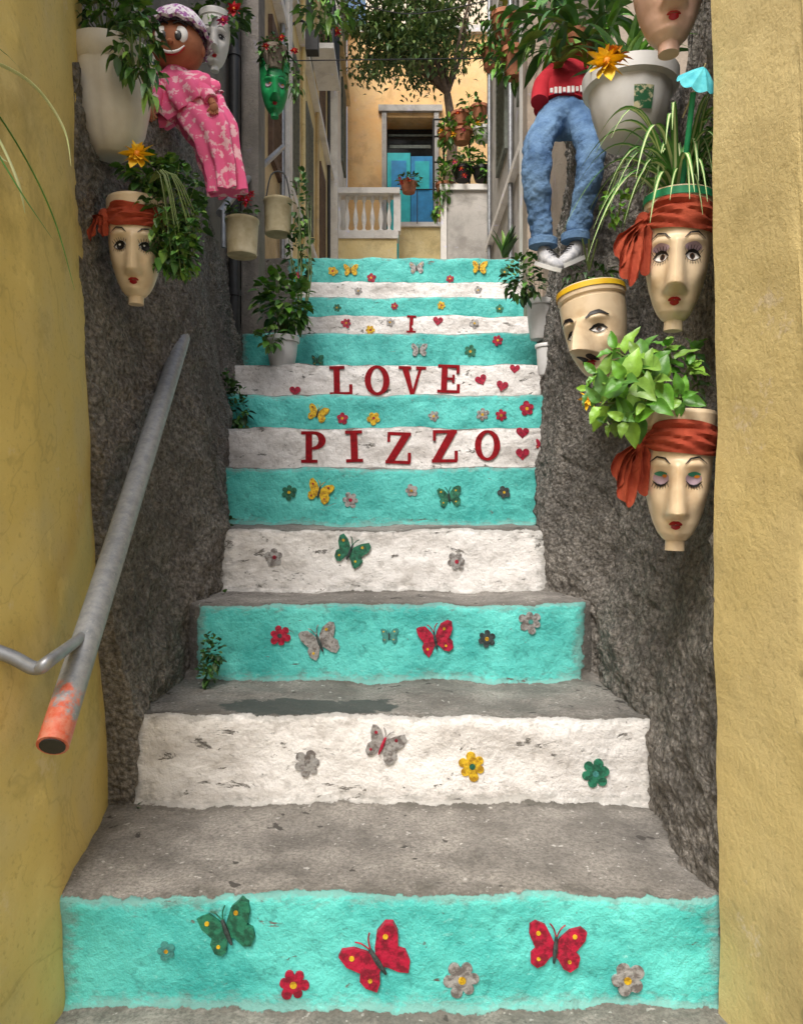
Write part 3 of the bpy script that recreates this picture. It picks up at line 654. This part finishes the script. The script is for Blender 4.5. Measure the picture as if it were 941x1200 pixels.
mb.lathe([(cc*50,cc*72),(.001,cc*74)],c,SOIL,n=24,caps=False)
LAB=M('paper_label',(.02,.12,.05),(.6,.55,.35),scale=70,rough=.5,bmp=0,lo=.42,hi=.5)
vs=[];fs=[]
for i in range(7):
    f=-.20+.50*i/6
    for zz,rr in((20,40.5),(44,45.8)): vs.append(c+Vector((math.sin(f)*cc*rr,-math.cos(f)*cc*rr,cc*zz)))
for i in range(6): fs.append((2*i,2*i+2,2*i+3,2*i+1))
mb.add(vs,fs,LAB); mb.build('flower_pot')
mb=MB(); o=P(735,85,1.46)
sprays(mb,o,34,.17,.020,G_MD+G_BR[:1],spread=1.1,up=1.2,droop=.5,seg=8)
for q in ((640,30),(610,50),(665,15),(690,45),(625,10)):
    sprays(mb,P(q[0]+45,q[1]+20,1.75),9,.17,.024,G_MD+G_BR[:1],spread=1,up=.8,droop=.6,seg=8)
mb.bush(P(660,25,1.9),(.14,.10,.09),190,.075,.024,G_MD+G_BR[:2],droop=.5,shell=.2)
mb.flower(P(710,76,1.28),.040,(-.1,-1,.2),PETY,11,PETO); mb.flower(P(722,66,1.29),.03,(.3,-1,.5),PETO,9,PETY); mb.build('flowering_plant')
mb=MB(); d=2.85; u=sz(1,d); c=P(284,300,d)
mb.lathe([(u*17,0),(u*17.5,u*2),(u*17,u*3),(u*19,u*38),(u*20,u*39),(u*20,u*42),(u*18.5,u*42)],c,CREAMPOT,n=28)
mb.lathe([(u*18,u*38),(.001,u*39)],c,SOIL,n=20,caps=False); mb.bush(P(285,248,d),(u*18,u*15,u*14),90,.03,.018,G_DK+G_MD)
for q in((289,236,.06,.03),(281,231,.05,.022),(294,228,.05,.02)): mb.flower(P(q[0],q[1],d-q[2]),q[3],(0,-1,.2),PETR,8,PETP)
mb.build('geranium_pot')
mb=MB(); d=3.4; u=sz(1,d); c=P(326,275,d)
mb.lathe([(u*15,0),(u*15.5,u*2),(u*16,u*36),(u*17,u*37),(u*17,u*40),(u*15.5,u*40)],c,CREAMPOT,n=28); mb.lathe([(u*15,u*36),(.001,u*36.5)],c,SOIL,n=20,caps=False)
mb.tube([P(311,240,d),P(318,205,d),P(334,205,d),P(341,240,d)],.004,DARKM,n=5); mb.build('hanging_tin_can')
mb=MB()
for k in range(9):
    x=random.uniform(340,366); mb.tube([P(352,395,3.35),P(x,320,3.35),P(x+random.uniform(-8,8),random.uniform(190,300),3.4)],[.004,.003,.001],STEM,n=5)
mb.bush(P(352,240,3.4),(.045,.05,.17),120,.035,.020,G_MD,stems=False,shell=.1); mb.bush(P(350,300,3.4),(.06,.05,.15),130,.035,.022,G_DK+G_MD,stems=False,shell=.1); mb.build('climbing_vine')
mb=MB(); c=P(331,431,3.24); u=sz(1,3.24); pot(mb,c,u*18.5,u*14,u*36,GREYPOT,rim=.2); mb.bush(P(332,352,3.22),(.115,.09,.13),330,.05,.03,G_MD+G_BR[:1],shell=.2,origin=P(331,395,3.24))
mb.bush(P(318,395,3.1),(.06,.05,.04),50,.045,.028,G_MD+G_BR[:1],shell=.2)
mb.flower(P(349,322,3.1),.02,(0,-1,.2),PETP,7); mb.build('potted_plant')
mb=MB(); mb.bush(P(322,60,3.3),(.07,.06,.07),160,.035,.02,G_MD+G_DK,droop=.6); mb.bush(P(345,95,3.3),(.035,.03,.09),60,.03,.018,G_MD,droop=.6,shell=.1)
mb.lathe([(.03,0),(.05,.05),(.06,.09)],P(322,82,3.3),BROWNW,n=20)
for q in((330,45),(345,60),(312,55)): mb.flower(P(*q,3.2),.022,(0,-1,.2),PETR,7)
mb.build('hanging_basket')
mb=MB(); mb.bush(P(255,18,2.5),(.10,.06,.07),170,.04,.02,G_MD+G_DK); mb.flower(P(275,12,2.4),.03,(0,-1,.2),PETR,8); mb.flower(P(262,25,2.4),.025,(0,-1,.2),PETP,8); mb.build('flowering_plant')
mb=MB(); mb.bush(P(380,15,4.2),(.16,.1,.06),90,.07,.03,G_MD+G_BR[:1],droop=.6); mb.build('hanging_plant')
mb=MB(); d=3.3; u=sz(1,d); pot(mb,P(632,398,d),u*15,u*11,u*46,GREYPOT,rim=.15); mb.bush(P(614,326,3.2),(.085,.07,.10),230,.04,.024,G_MD+G_DK,origin=P(630,360,3.3)); mb.build('potted_plant')
mb=MB(); d=3.0; u=sz(1,d); pot(mb,P(641,440,d),u*13,u*10,u*36,GREYPOT); mb.build('flower_pot')
mb=MB(); sprays(mb,P(592,302,4.75),16,.27,.05,G_DK+G_MD,spread=.6,up=1.4,droop=.15,seg=6); mb.build('agave_plant')
mb=MB()
for (px,py,d,r,n_) in((248,765,1.64,.03,130),(242,790,1.60,.018,40),(278,480,2.84,.06,160),(268,455,2.9,.05,110),(268,610,2.1,.012,14),(355,398,3.6,.07,70),(635,610,2.05,.012,10),(262,700,1.9,.012,14),(160,950,1.38,.010,12)):
    mb.bush(P(px,py,d),(r*.8,r*.5,r*1.5),n_,.016 if d<2 else .028,.011 if d<2 else .016,G_DK+G_MD[:1],shell=.05,stems=False)
mb.build('wall_weeds')
mb=MB(); o=P(-75,60,.84); pot(mb,o-Vector((.0,0,.09)),.05,.035,.085,TERRA)
def blade(pts,w,m):
    pts=[Vector(p) for p in pts]; mb.tube(pts,[w,w*.95]+[w*.8]*(len(pts)-3)+[w*.1],m,n=6,sub=8,flat=.3)
blade([o,P(-10,72,.86),P(40,100,.88),P(75,150,.9),P(84,195,.9)],.0050,VARIE)
blade([o,P(-30,120,.84),P(0,165,.86),P(22,215,.87),P(30,250,.88)],.0060,VARIE)
blade([o,P(-20,110,.86),P(30,185,.9),P(65,260,.93),P(88,340,.95)],.0036,BLADE)
blade([o,P(-40,100,.84),P(-5,175,.86),P(10,190,.87)],.0050,VARIE)
blade([o,P(-20,150,.84),P(25,225,.86),P(62,280,.9)],.0030,BLADE)
sprays(mb,o,24,.14,.01,[VARIE,BLADE],spread=.7,up=1.2,droop=1.0); mb.build('spider_plant')
# ---------------------------------------------------------------- rag doll (left)
DR=M('pink_floral_cloth',(.78,.12,.27),(.84,.50,.54),scale=48,rough=.9,bmp=.6,bscale=30,lo=.42,hi=.47); BN=M('bonnet_cloth',(.74,.70,.72),(.34,.12,.34),scale=90,rough=.9,bmp=.3,lo=.45,hi=.5)
DSK=M('brown_doll_felt',(.40,.15,.07),(.31,.11,.05),scale=30,rough=.85)
root=empty('rag_doll'); d=1.86; u=sz(1,d); hc=P(208,57,d)
mb=MB(); mb.ball(hc,(u*31,u*27,u*29),DSK,n=32,m=20)
for s_ in(-1,1):
    mb.ball(hc+Vector((s_*u*10,-u*22,u*2)),(u*9,u*4,u*10.5),EYEW); mb.ball(hc+Vector((s_*u*8.5,-u*25.6,-u*.5)),(u*4.4,u*1.6,u*5.8),BLACK); mb.ball(hc+Vector((s_*u*8.5-u*1.2,-u*27.0,u*2)),(u*1.4,u*.6,u*1.6),EYEW)
    mb.ball(hc+Vector((s_*u*29,0,-u*3)),(u*4,u*5,u*7),DSK)
    mb.tube([hc+Vector((s_*u*3,-u*25.5,u*13.5)),hc+Vector((s_*u*10,-u*24.5,u*16)),hc+Vector((s_*u*18,-u*22,u*12))],u*1.1,BLACK,n=6)
mb.ball(hc+Vector((0,-u*27,-u*8)),(u*3.5,u*3,u*3),DSK)
mb.tube([hc+Vector((x*u,-u*y_,z*u)) for x,y_,z in((-15,22,-10),(-8,24,-17),(0,24.5,-19),(8,24,-17),(15,22,-10))],[u*.7,u*1.7,u*2.0,u*1.7,u*.7],EYEW,n=8)
mb.tube([hc+Vector((x*u,-u*y_,z*u)) for x,y_,z in((-15,22,-12),(-8,23.5,-19.5),(0,24,-21.5),(8,23.5,-19.5),(15,22,-12))],u*1,LIPS,n=6)
mb.tube([hc+Vector((0,0,-u*22)),hc+Vector((0,0,-u*36))],[u*11,u*12],DSK,n=14,smooth=False); mb.build('head',root)
mb=MB(); Rb=Matrix.Rotation(math.radians(-12),3,'X')
mb.lathe([(u*36,-u*2),(u*39,u*0),(u*33,u*3),(u*34,u*9),(u*31,u*19),(u*24,u*28),(u*12,u*34),(u*.5,u*36)],hc+Vector((0,u*5,u*12)),BN,n=64,R=Rb,rip=lambda a,z:.05*math.cos(a*14) if z<u*2 else .012*math.cos(a*9),caps=False); mb.build('bonnet',root)
mb=MB()
def loft(mb,rings,mat,n=72,rp=.09,k=9):
    vs=[];fs=[];pts=[Vector(r[0]) for r in rings];out=[]
    for i in range(len(rings)-1):
        for j in range(6):
            t=j/6; p0=pts[max(0,i-1)];p1=pts[i];p2=pts[i+1];p3=pts[min(len(pts)-1,i+2)]
            out.append((.5*((2*p1)+(p2-p0)*t+(2*p0-5*p1+4*p2-p3)*t*t+(3*p1-p0-3*p2+p3)*t**3),[rings[i][1][q]*(1-t)+rings[i+1][1][q]*t for q in(0,1)],(i+t)/(len(rings)-1)))
    out.append((pts[-1],rings[-1][1],1.0))
    for i,(p,r,t) in enumerate(out):
        tg=(out[min(i+1,len(out)-1)][0]-out[max(i-1,0)][0]).normalized(); w=Vector((0,1,0)); s_=tg.cross(w).normalized(); w=s_.cross(tg)
        for a_ in range(n):
            a=2*math.pi*a_/n; q=1+rp*t*math.cos(a*k+t*2)+.05*math.sin(a*3+t*7)+rp*.5*noise.noise(Vector((a*2,t*6,1))); vs.append(p+s_*math.cos(a)*r[0]*q+w*math.sin(a)*r[1]*q)
    for i in range(len(out)-1):
        for a_ in range(n): fs.append((i*n+a_,i*n+(a_+1)%n,(i+1)*n+(a_+1)%n,(i+1)*n+a_))
    fs.append(tuple(range(n))); fs.append(tuple((len(out)-1)*n+a_ for a_ in range(n))); mb.add(vs,fs,mat)
loft(mb,[(P(206,82,d),(u*13,u*12)),(P(208,96,d),(u*25,u*17)),(P(214,110,d-.01),(u*35,u*20)),(P(222,122,d-.03),(u*42,u*22)),(P(226,128,d-.03),(u*34,u*20))],DR,rp=.16,k=11)
loft(mb,[(P(216,108,d),(u*26,u*18)),(P(234,134,d-.03),(u*30,u*20)),(P(250,158,d-.05),(u*26,u*17)),(P(259,185,d-.05),(u*22,u*14)),(P(264,205,d-.05),(u*20,u*13)),(P(267,226,d-.05),(u*19,u*14))],DR,rp=.30,k=8)
mb.build('dress',root)
mb=MB()
for s_,e1,e2 in((-1,(183,108),(180,126)),(1,(236,102),(248,118))):
    a0=P(206+s_*18,92,d); mb.tube([a0,P(*e1,d-.04),P(*e2,d-.07)],[u*9,u*10,u*8],DR,n=16); mb.tube([P(*e2,d-.07),P(e2[0]+3*s_,e2[1]+6,d-.08)],[u*4.5,u*4],DSK,n=10,smooth=False)
    h0=P(e2[0]+3*s_,e2[1]+8,d-.08); mb.ball(h0,(u*5,u*3.5,u*6),DSK)
    for f_ in range(4): mb.tube([h0+Vector(((f_-1.5)*u*2.3,0,-u*3)),h0+Vector(((f_-1.5)*u*2.8,-u*1,-u*(9-abs(f_-1.5))))],[u*1.4,u*1.1],DSK,n=6,smooth=False)
    mb.tube([h0+Vector((s_*-u*4,0,0)),h0+Vector((s_*-u*7,-u,-u*5))],[u*1.5,u*1.2],DSK,n=6,smooth=False)
mb.build('arms',root)
# ---------------------------------------------------------------- stuffed jeans figure (right)
JN=M('denim',(.17,.29,.46),(.075,.15,.29),scale=16,rough=.9,bmp=.8,bscale=140,spec=.2); TS=M('red_shirt_cloth',(.50,.03,.045),(.40,.02,.03),scale=20,rough=.9,bmp=.3,spec=.2)
SH=M('grey_sneaker',(.62,.62,.63),(.32,.33,.36),scale=60,rough=.7); SW=M('white_sole',(.8,.8,.77),rough=.6,lo=.1,hi=.3)
root=empty('stuffed_figure_in_jeans'); d=1.80; u=sz(1,d)
sk=[(P(662,120,d+.02),28),(P(660,136,d),29),(P(643,147,d-.04),20),(P(629,170,d-.09),19),(P(627,202,d-.10),17.5),(P(631,245,d-.08),15),(P(636,288,d-.07),14),
    (P(681,147,d-.04),20),(P(693,170,d-.09),19),(P(691,202,d-.10),17.5),(P(683,242,d-.08),15),(P(674,282,d-.07),14)]
ed=[(0,1),(1,2),(2,3),(3,4),(4,5),(5,6),(1,7),(7,8),(8,9),(9,10),(10,11)]
me=bpy.data.meshes.new('jeans'); me.from_pydata([tuple(s[0]) for s in sk],ed,[]); me.materials.append(JN)
jo=bpy.data.objects.new('jeans',me); sc.collection.objects.link(jo); jo.parent=root
md=jo.modifiers.new('skin','SKIN')
for i,s_ in enumerate(sk):
    v=me.skin_vertices[0].data[i]; v.radius=(s_[1]*u,s_[1]*u*.85); v.use_root=(i==1)
ss=jo.modifiers.new('sub','SUBSURF'); ss.levels=4; ss.render_levels=4
for nm,sc_,st in(('folds',.032,.014),('creases',.012,.0035)):
    tx=bpy.data.textures.new(nm,'CLOUDS'); tx.noise_scale=sc_
    dm=jo.modifiers.new(nm,'DISPLACE'); dm.texture=tx; dm.strength=st; dm.mid_level=.5
md.use_smooth_shade=True
mb=MB()
for A,r in((P(636,288,d-.07),15),(P(674,282,d-.07),15)): mb.lathe([(u*r*.95,-u*2),(u*r*1.08,-u*1),(u*r*1.08,u*7),(u*r*.98,u*8)],A,JN,n=24,sy=.9)
mb.build('jeans_hems',root)
mb=MB()
loft(mb,[(P(661,130,d),(u*35,u*26)),(P(663,116,d+.01),(u*33,u*25)),(P(668,98,d+.04),(u*30,u*21)),(P(672,82,d+.06),(u*25,u*15)),(P(674,72,d+.07),(u*10,u*9))],TS,rp=.05)
mb.tube([P(650,86,d+.05),P(636,100,d+.0),P(632,120,d-.03)],[u*12,u*11,u*10],TS,n=14); mb.tube([P(694,86,d+.05),P(706,100,d+.02)],[u*12,u*11],TS,n=14,smooth=False)
mb.ball(P(676,52,d+.08),(u*19,u*18,u*21),DSK)
for i in range(8): mb.box(P(646+i*5,106-.3*i,d-.060+abs(i-3.5)*.002),(u*3.2,u*1.5,u*(7 if i%3 else 5)),SW)
mb.build('shirt_and_body',root)
mb=MB()
for bx_,by_,dd,yaw in((638,302,d-.07,.5),(674,296,d-.07,-.9)):
    c=P(bx_,by_,dd); R=Matrix.Rotation(yaw,3,'Z')@Matrix.Rotation(.45,3,'X')
    vs=[];fs=[];n_=20
    secs=[(.018,.012,.014,.012),(.008,.0165,.022,.009),(-.010,.0175,.021,.0),(-.028,.018,.015,-.004),(-.046,.019,.012,-.006),(-.060,.015,.009,-.008),(-.068,.006,.004,-.009)]
    for y_,hw,hh,zc in secs:
        for i in range(n_):
            a=2*math.pi*i/n_; vs.append(c+R@Vector((math.cos(a)*hw,y_,zc+math.sin(a)*hh)))
    for j in range(len(secs)-1):
        for i in range(n_): fs.append((j*n_+i,j*n_+(i+1)%n_,(j+1)*n_+(i+1)%n_,(j+1)*n_+i))
    fs+= [tuple(range(n_)),tuple((len(secs)-1)*n_+i for i in range(n_))]; mb.add(vs,fs,SH)
    vs=[];pts=[(0,.02),(.014,.014),(.018,-.02),(.020,-.045),(.015,-.064),(0,-.072),(-.015,-.064),(-.020,-.045),(-.018,-.02),(-.014,.014)]
    for z_ in(-.012,-.021):
        for x_,y_ in pts: vs.append(c+R@Vector((x_,y_,z_)))
    k=len(pts); mb.add(vs,[tuple(range(k)),tuple(range(k,2*k))]+[(i,(i+1)%k,k+(i+1)%k,k+i) for i in range(k)],SW)
    for q in range(4): mb.tube([c+R@Vector((-.010,-.012-.009*q,.019-.0025*q)),c+R@Vector((0,-.012-.009*q,.0215-.003*q)),c+R@Vector((.010,-.012-.009*q,.019-.0025*q))],.0014,DARKM,n=5)
mb.build('sneakers',root)
# ---------------------------------------------------------------- side buildings
def windowx(mb,x,y0,y1,z0,z1,side,fr,gl,shut=True):
    t=.03*side
    for a,b,c_,d_ in((y0-.06,y0,z0-.06,z1+.06),(y1,y1+.06,z0-.06,z1+.06)): mb.bx(min(x,x+t),max(x,x+t),a,b,c_,d_,fr)
    for c_,d_ in((z0-.06,z0),(z1,z1+.06)): mb.bx(min(x,x+t),max(x,x+t),y0,y1,c_,d_,fr)
    mb.bx(min(x,x+.006*side),max(x,x+.006*side),y0,y1,z0,z1,gl)
    if shut:
        ns=int((z1-z0)/.05)
        for i in range(ns):
            zz=z0+(z1-z0)*(i+.5)/ns; mb.box((x+.02*side,(y0+y1)/2,zz),(.012,y1-y0,.03),fr,Matrix.Rotation(.6*side,3,'Y'))
GLASS_SHADE=M('window_glass_and_door_shade',(.03,.035,.04),rough=.15,bmp=0); SHUT=M('grey_green_shutter',(.16,.18,.15),rough=.7); SHB=M('brown_shutter',(.14,.08,.05),rough=.7)
mb=MB(); mb.bx(-1.5,-.80,1.5,3.56,-.6,2.5,GREYP); mb.build('grey_house')
mb=MB(); mb.bx(-.745,-.665,3.46,3.62,.4,2.6,GREYP); mb.bx(-1.4,-.745,3.57,3.70,.2,2.6,GREYP); mb.build('stone_pillar')
mb=MB(); mb.bx(-1.9,-.86,3.72,5.4,1.2,4.6,TAN)
windowx(mb,-.86,4.85,5.13,2.3,3.1,1,SHB,GLASS_SHADE)
mb.bx(-.86,-.79,5.25,5.4,1.2,4.6,LIGHTST); mb.tube([(-.83,5.19,1.3),(-.83,5.19,4.6)],.018,METAL,n=8,smooth=False); mb.bx(-.86,-.80,3.75,5.24,3.35,3.42,LIGHTST); mb.build('tan_house')
mb=MB(); mb.bx(-2.2,-.90,5.42,9.3,1.2,6.6,CREAM)
for y0 in(5.9,6.9,8.1):
    for z0 in(2.7,4.3): windowx(mb,-.90,y0,y0+.4,z0,z0+.95,1,SHUT if y0<8 else SHB,GLASS_SHADE)
for zz in(2.4,4.05,5.6): mb.bx(-.90,-.84,5.45,9.28,zz,zz+.07,LIGHTST)
for y0,m_ in((5.65,METAL),(6.6,CREAM),(7.7,TAN),(8.9,DARKM)): mb.tube([(-.87,y0,1.4),(-.87,y0,6.6)],.02,m_,n=8,smooth=False)
mb.bx(-.84,-.62,6.8,7.5,4.17,4.22,LIGHTST)
for i in range(9): mb.tube([(-.63,6.82+.083*i,4.22),(-.63,6.82+.083*i,4.7)],.008,DARKM,n=5,smooth=False)
mb.tube([(-.63,6.8,4.7),(-.63,7.5,4.7)],.012,DARKM,n=5,smooth=False)
mb.bush((-.70,7.1,4.5),(.09,.25,.2),120,.08,.04,G_MD+G_DK); mb.flower((-.62,7.0,4.45),.06,(.4,-1,0),PETR)
mb.box((-.72,6.0,3.72),(.10,.10,.16),DARKM); mb.tube([(-.9,6.0,3.86),(-.8,6.0,3.9),(-.72,6.0,3.80)],.01,DARKM,n=6)
mb.build('cream_house')
mb=MB(); mb.bx(-3.0,-.80,9.3,10.9,1.2,7.2,LIGHTST)
windowx(mb,-.80,9.9,10.3,4.6,5.6,1,SHUT,GLASS_SHADE); windowx(mb,-.80,9.9,10.3,6.1,6.9,1,SHUT,GLASS_SHADE); mb.bx(-.80,-.74,9.32,10.85,5.8,5.87,TAN); mb.build('pale_house')
mb=MB(); mb.bx(.74,1.5,2.6,3.9,.2,2.6,BROWNW); mb.bx(.66,.74,3.9,4.05,.6,3.4,BROWNW); mb.bx(.74,1.5,3.9,4.5,.2,3.4,STAINED); mb.bx(.70,.74,4.30,4.42,.6,3.4,LIGHTST); mb.build('brown_house')
mb=MB(); mb.bx(.88,2.2,4.52,7.4,1.0,5.2,STAINED)
for y0 in(5.0,6.2): windowx(mb,.88,y0,y0+.45,3.0,4.0,-1,SHUT,GLASS_SHADE)
for y0 in(4.75,5.8,7.2): mb.tube([(.85,y0,1.2),(.85,y0,5.2)],.02,METAL,n=8,smooth=False)
for zz in(2.5,4.3): mb.bx(.83,.88,4.54,7.38,zz,zz+.06,LIGHTST)
mb.build('grey_plaster_house')
mb=MB()
for q,dd in(((590,25),5.0),((575,60),6.0),((602,70),4.6)): mb.lathe([(.05,0),(.08,.14),(.09,.14),(.09,.17)],P(q[0],q[1]+22,dd),TERRA,n=18); mb.bush(P(*q,dd),(.13,.1,.12),110,.07,.035,G_MD+G_BR[:1],droop=.6)
mb.build('balcony_plants')
# ---------------------------------------------------------------- end of the alley
mb=MB()
def bw(x0,x1,z0,z1,mat=ORANGE,ya=11.0,yb=14): mb.bx(x0,x1,ya,yb,z0,z1,mat)
ox0,ox1=-.22,.48; dz1=5.72
bw(-.80,ox0,1.2,7.05); bw(ox1,1.9,1.2,7.05); bw(ox0,ox1,dz1,7.05)
mb.bx(-.86,1.95,10.93,10.998,6.95,7.05,LIGHTST); mb.bx(-.55,1.9,11.4,14,7.052,8.6,UPPER)
mb.bx(ox0-.07,ox0,10.96,11.1,3.6,dz1+.07,STAINED); mb.bx(ox1,ox1+.07,10.96,11.1,3.6,dz1+.07,STAINED); mb.bx(ox0-.12,ox1+.12,10.94,11.1,dz1+.07,dz1+.16,STAINED)
BLUE=M('blue_door_paint',(.04,.34,.68),(.03,.24,.50),scale=8,rough=.5); TQ=M('turquoise_door_paint',(.04,.62,.64),(.03,.47,.50),scale=8,rough=.5)
mb.bx(ox0,ox1,11.35,11.4,1.2,dz1,GLASS_SHADE); mb.bx(ox0+.01,ox0+.35,10.97,11.02,3.2,5.18,TQ); mb.bx(ox0+.36,ox1-.01,10.99,11.04,3.2,5.14,BLUE)  # dark panel at the back paints the shade inside the doorway, no glass there
for z0 in(4.0,4.64): mb.bx(ox0+.07,ox0+.29,10.955,10.97,z0,z0+.42,BLUE if z0>4.5 else TQ); mb.bx(ox0+.42,ox1-.07,10.975,10.99,z0,z0+.42,TQ if z0>4.5 else BLUE)
mb.box((ox0+.35,11.2,5.38),(.62,.02,.05),SHUT); mb.box((ox0+.35,11.2,5.55),(.66,.02,.03),SHUT); mb.build('orange_house')
mb=MB()
mb.bx(-.88,-.04,9.4,9.6,3.36,3.46,LIGHTST); mb.bx(-.90,-.02,9.39,9.61,3.93,4.00,LIGHTST); mb.bx(-.80,-.06,9.42,10.9,1.5,3.36,CREAM)
for i in range(7):
    mb.lathe([(.030,0),(.030,.04),(.014,.06),(.024,.11),(.034,.17),(.026,.24),(.012,.33),(.012,.38),(.026,.41),(.026,.47)],(-.80+.107*i,9.5,3.46),LIGHTST,n=14)
mb.bx(-.10,-.01,9.43,9.57,3.462,3.928,LIGHTST); mb.bx(-.90,-.86,9.43,9.57,3.462,3.928,LIGHTST); mb.build('stone_balustrade')
mb=MB(); mb.bx(-.035,.55,9.9,10.1,1.5,3.68,CREAM); mb.bx(-.035,.55,9.86,10.12,3.682,3.74,LIGHTST); mb.build('terrace_wall')
mb=MB(); mb.tube([P(466,222,9.8),P(512,222,9.8)],.008,DARKM,n=6,smooth=False); mb.lathe([(.08,0),(.11,.13)],P(479,226,9.6),TERRA,n=16); mb.bush(P(479,211,9.6),(.15,.1,.09),120,.06,.03,G_MD)
for x in(466,489,512): mb.tube([P(x,262,9.8),P(x,222,9.8)],.006,DARKM,n=5,smooth=False)
for i in range(6): mb.flower(P(random.uniform(468,490),random.uniform(208,218),9.45),.035,(0,-1,.2),PETR,6)
mb.build('balcony_planter')
mb=MB(); mb.bx(.41,1.3,7.6,7.85,1.5,3.20,STAINED); mb.bx(.39,1.3,7.57,7.88,3.203,3.26,LIGHTST); mb.bx(.40,.46,7.57,7.598,1.5,3.20,LIGHTST); mb.build('concrete_parapet')
mb=MB()
for x in(508,520,550,588): mb.tube([P(x,232,7.7),P(x,140,7.7)],.012,DARKM,n=6,smooth=False)
for yy in(232-4,190,160,140): mb.tube([P(508,yy,7.7),P(590,yy,7.7)],.01,DARKM,n=6,smooth=False)
for x,yy,r in((522,168,9),(541,168,12),(565,166,11),(583,166,8),(542,212,12),(564,212,11),(580,228,10),(520,230,9),(540,148,11),(562,140,10)):
    mb.lathe([(r*.7*7.7/F,0),(r*7.7/F,.10),(r*1.1*7.7/F,.10),(r*1.1*7.7/F,.13)],P(x,yy,7.65),random.choice([TERRA,TERRA,GREYPOT,DARKM]),n=16)
mb.build('plant_stand')
mb=MB()
for q,r,nn_ in(((520,215),(.07,.08,.3),190),((524,155),(.09,.08,.16),150),((545,188),(.17,.1,.12),220),((560,150),(.16,.1,.12),180),((572,195),(.12,.1,.15),150),((552,125),(.12,.1,.10),110),((513,240),(.05,.05,.14),60)):
    mb.bush(P(*q,7.6),r,nn_,.07,.035,G_MD+G_BR,shell=.1)
for i in range(10): mb.flower(P(random.uniform(515,585),random.uniform(125,220),7.5),.04,(0,-1,.2),random.choice([PETR,PETY,PETP]),6)
mb.build('potted_plants')
mb=MB(); BARK=M('tree_bark',(.20,.14,.10),(.08,.055,.04),scale=12,rough=.95,bmp=.8); d=9.2
base=P(527,215,d); fork=P(524,110,d)
mb.tube([base,P(530,160,d),fork],[.08,.06,.045],BARK,n=10)
tips=[]
for q in((500,40),(455,25),(545,20),(520,-20),(470,-30),(432,50),(495,72),(560,-30),(430,0),(465,62),(525,60),(490,0),(478,40)):
    b=P(q[0],q[1],d+random.uniform(-.5,.5)); mid=fork.lerp(b,.5)+Vector((random.uniform(-.1,.1),0,.12)); mb.tube([fork,mid,b],[.032,.020,.006],BARK,n=7)
    for j in range(5):
        e=b+Vector((random.uniform(-.30,.30),random.uniform(-.3,.3),random.uniform(-.25,.3))); mb.tube([mid.lerp(b,random.uniform(.2,1)),(b+e)/2+Vector((0,0,.05)),e],[.010,.007,.003],BARK,n=5,sub=3); tips.append(e)
for e in tips:
    rr=random.uniform(.14,.26)
    for i in range(125):
        q=Vector((random.gauss(0,1),random.gauss(0,1),random.gauss(0,.8)))*rr*.62; mb.leaf(e+q,(random.uniform(-1,1),random.uniform(-1,1),random.uniform(-1,.5)),random.uniform(.055,.10),.042,random.choice(G_TREE),droop=.3,seg=2)
mb.build('olive_tree')
mb=MB(); mb.tube([(-.86,5.2,3.1),(0,5.6,3.35),(.88,6.0,3.6)],.004,DARKM,n=5); mb.tube([(-.9,7,4.9),(0,7.2,4.75),(.88,7.3,4.95)],.005,DARKM,n=5); mb.build('overhead_cable')
# ---------------------------------------------------------------- world, sun, camera
w=bpy.data.worlds.new('World'); sc.world=w; w.use_nodes=True; nt=w.node_tree
sky=nt.nodes.new('ShaderNodeTexSky'); sky.sky_type='NISHITA'; sky.sun_disc=False; sky.sun_elevation=math.radians(52); sky.sun_rotation=math.radians(200); sky.dust_density=6; sky.air_density=1.4; sky.ozone_density=1.5
nt.links.new(sky.outputs[0],nt.nodes['Background'].inputs[0]); nt.nodes['Background'].inputs[1].default_value=.15
sl=bpy.data.lights.new('sun','SUN'); sl.energy=3.2; sl.angle=math.radians(28); sl.color=(1,.985,.965); so=bpy.data.objects.new('sun',sl); sc.collection.objects.link(so)
el=math.radians(52); az=math.radians(200); dv=Vector((math.sin(az)*math.cos(el),math.cos(az)*math.cos(el),math.sin(el)))
so.rotation_euler=dv.to_track_quat('Z','Y').to_euler(); so.location=(0,0,8)
cam=bpy.data.cameras.new('camera'); co=bpy.data.objects.new('camera',cam); sc.collection.objects.link(co); sc.camera=co
co.location=(0,0,ZO); co.rotation_euler=(math.radians(90),0,0); cam.sensor_fit='VERTICAL'; cam.sensor_height=36; cam.lens=36*F/1200; cam.shift_y=-10/1200; cam.clip_start=.02; cam.clip_end=500
sc.view_settings.view_transform='Standard'; sc.view_settings.look='None'; sc.view_settings.exposure=0
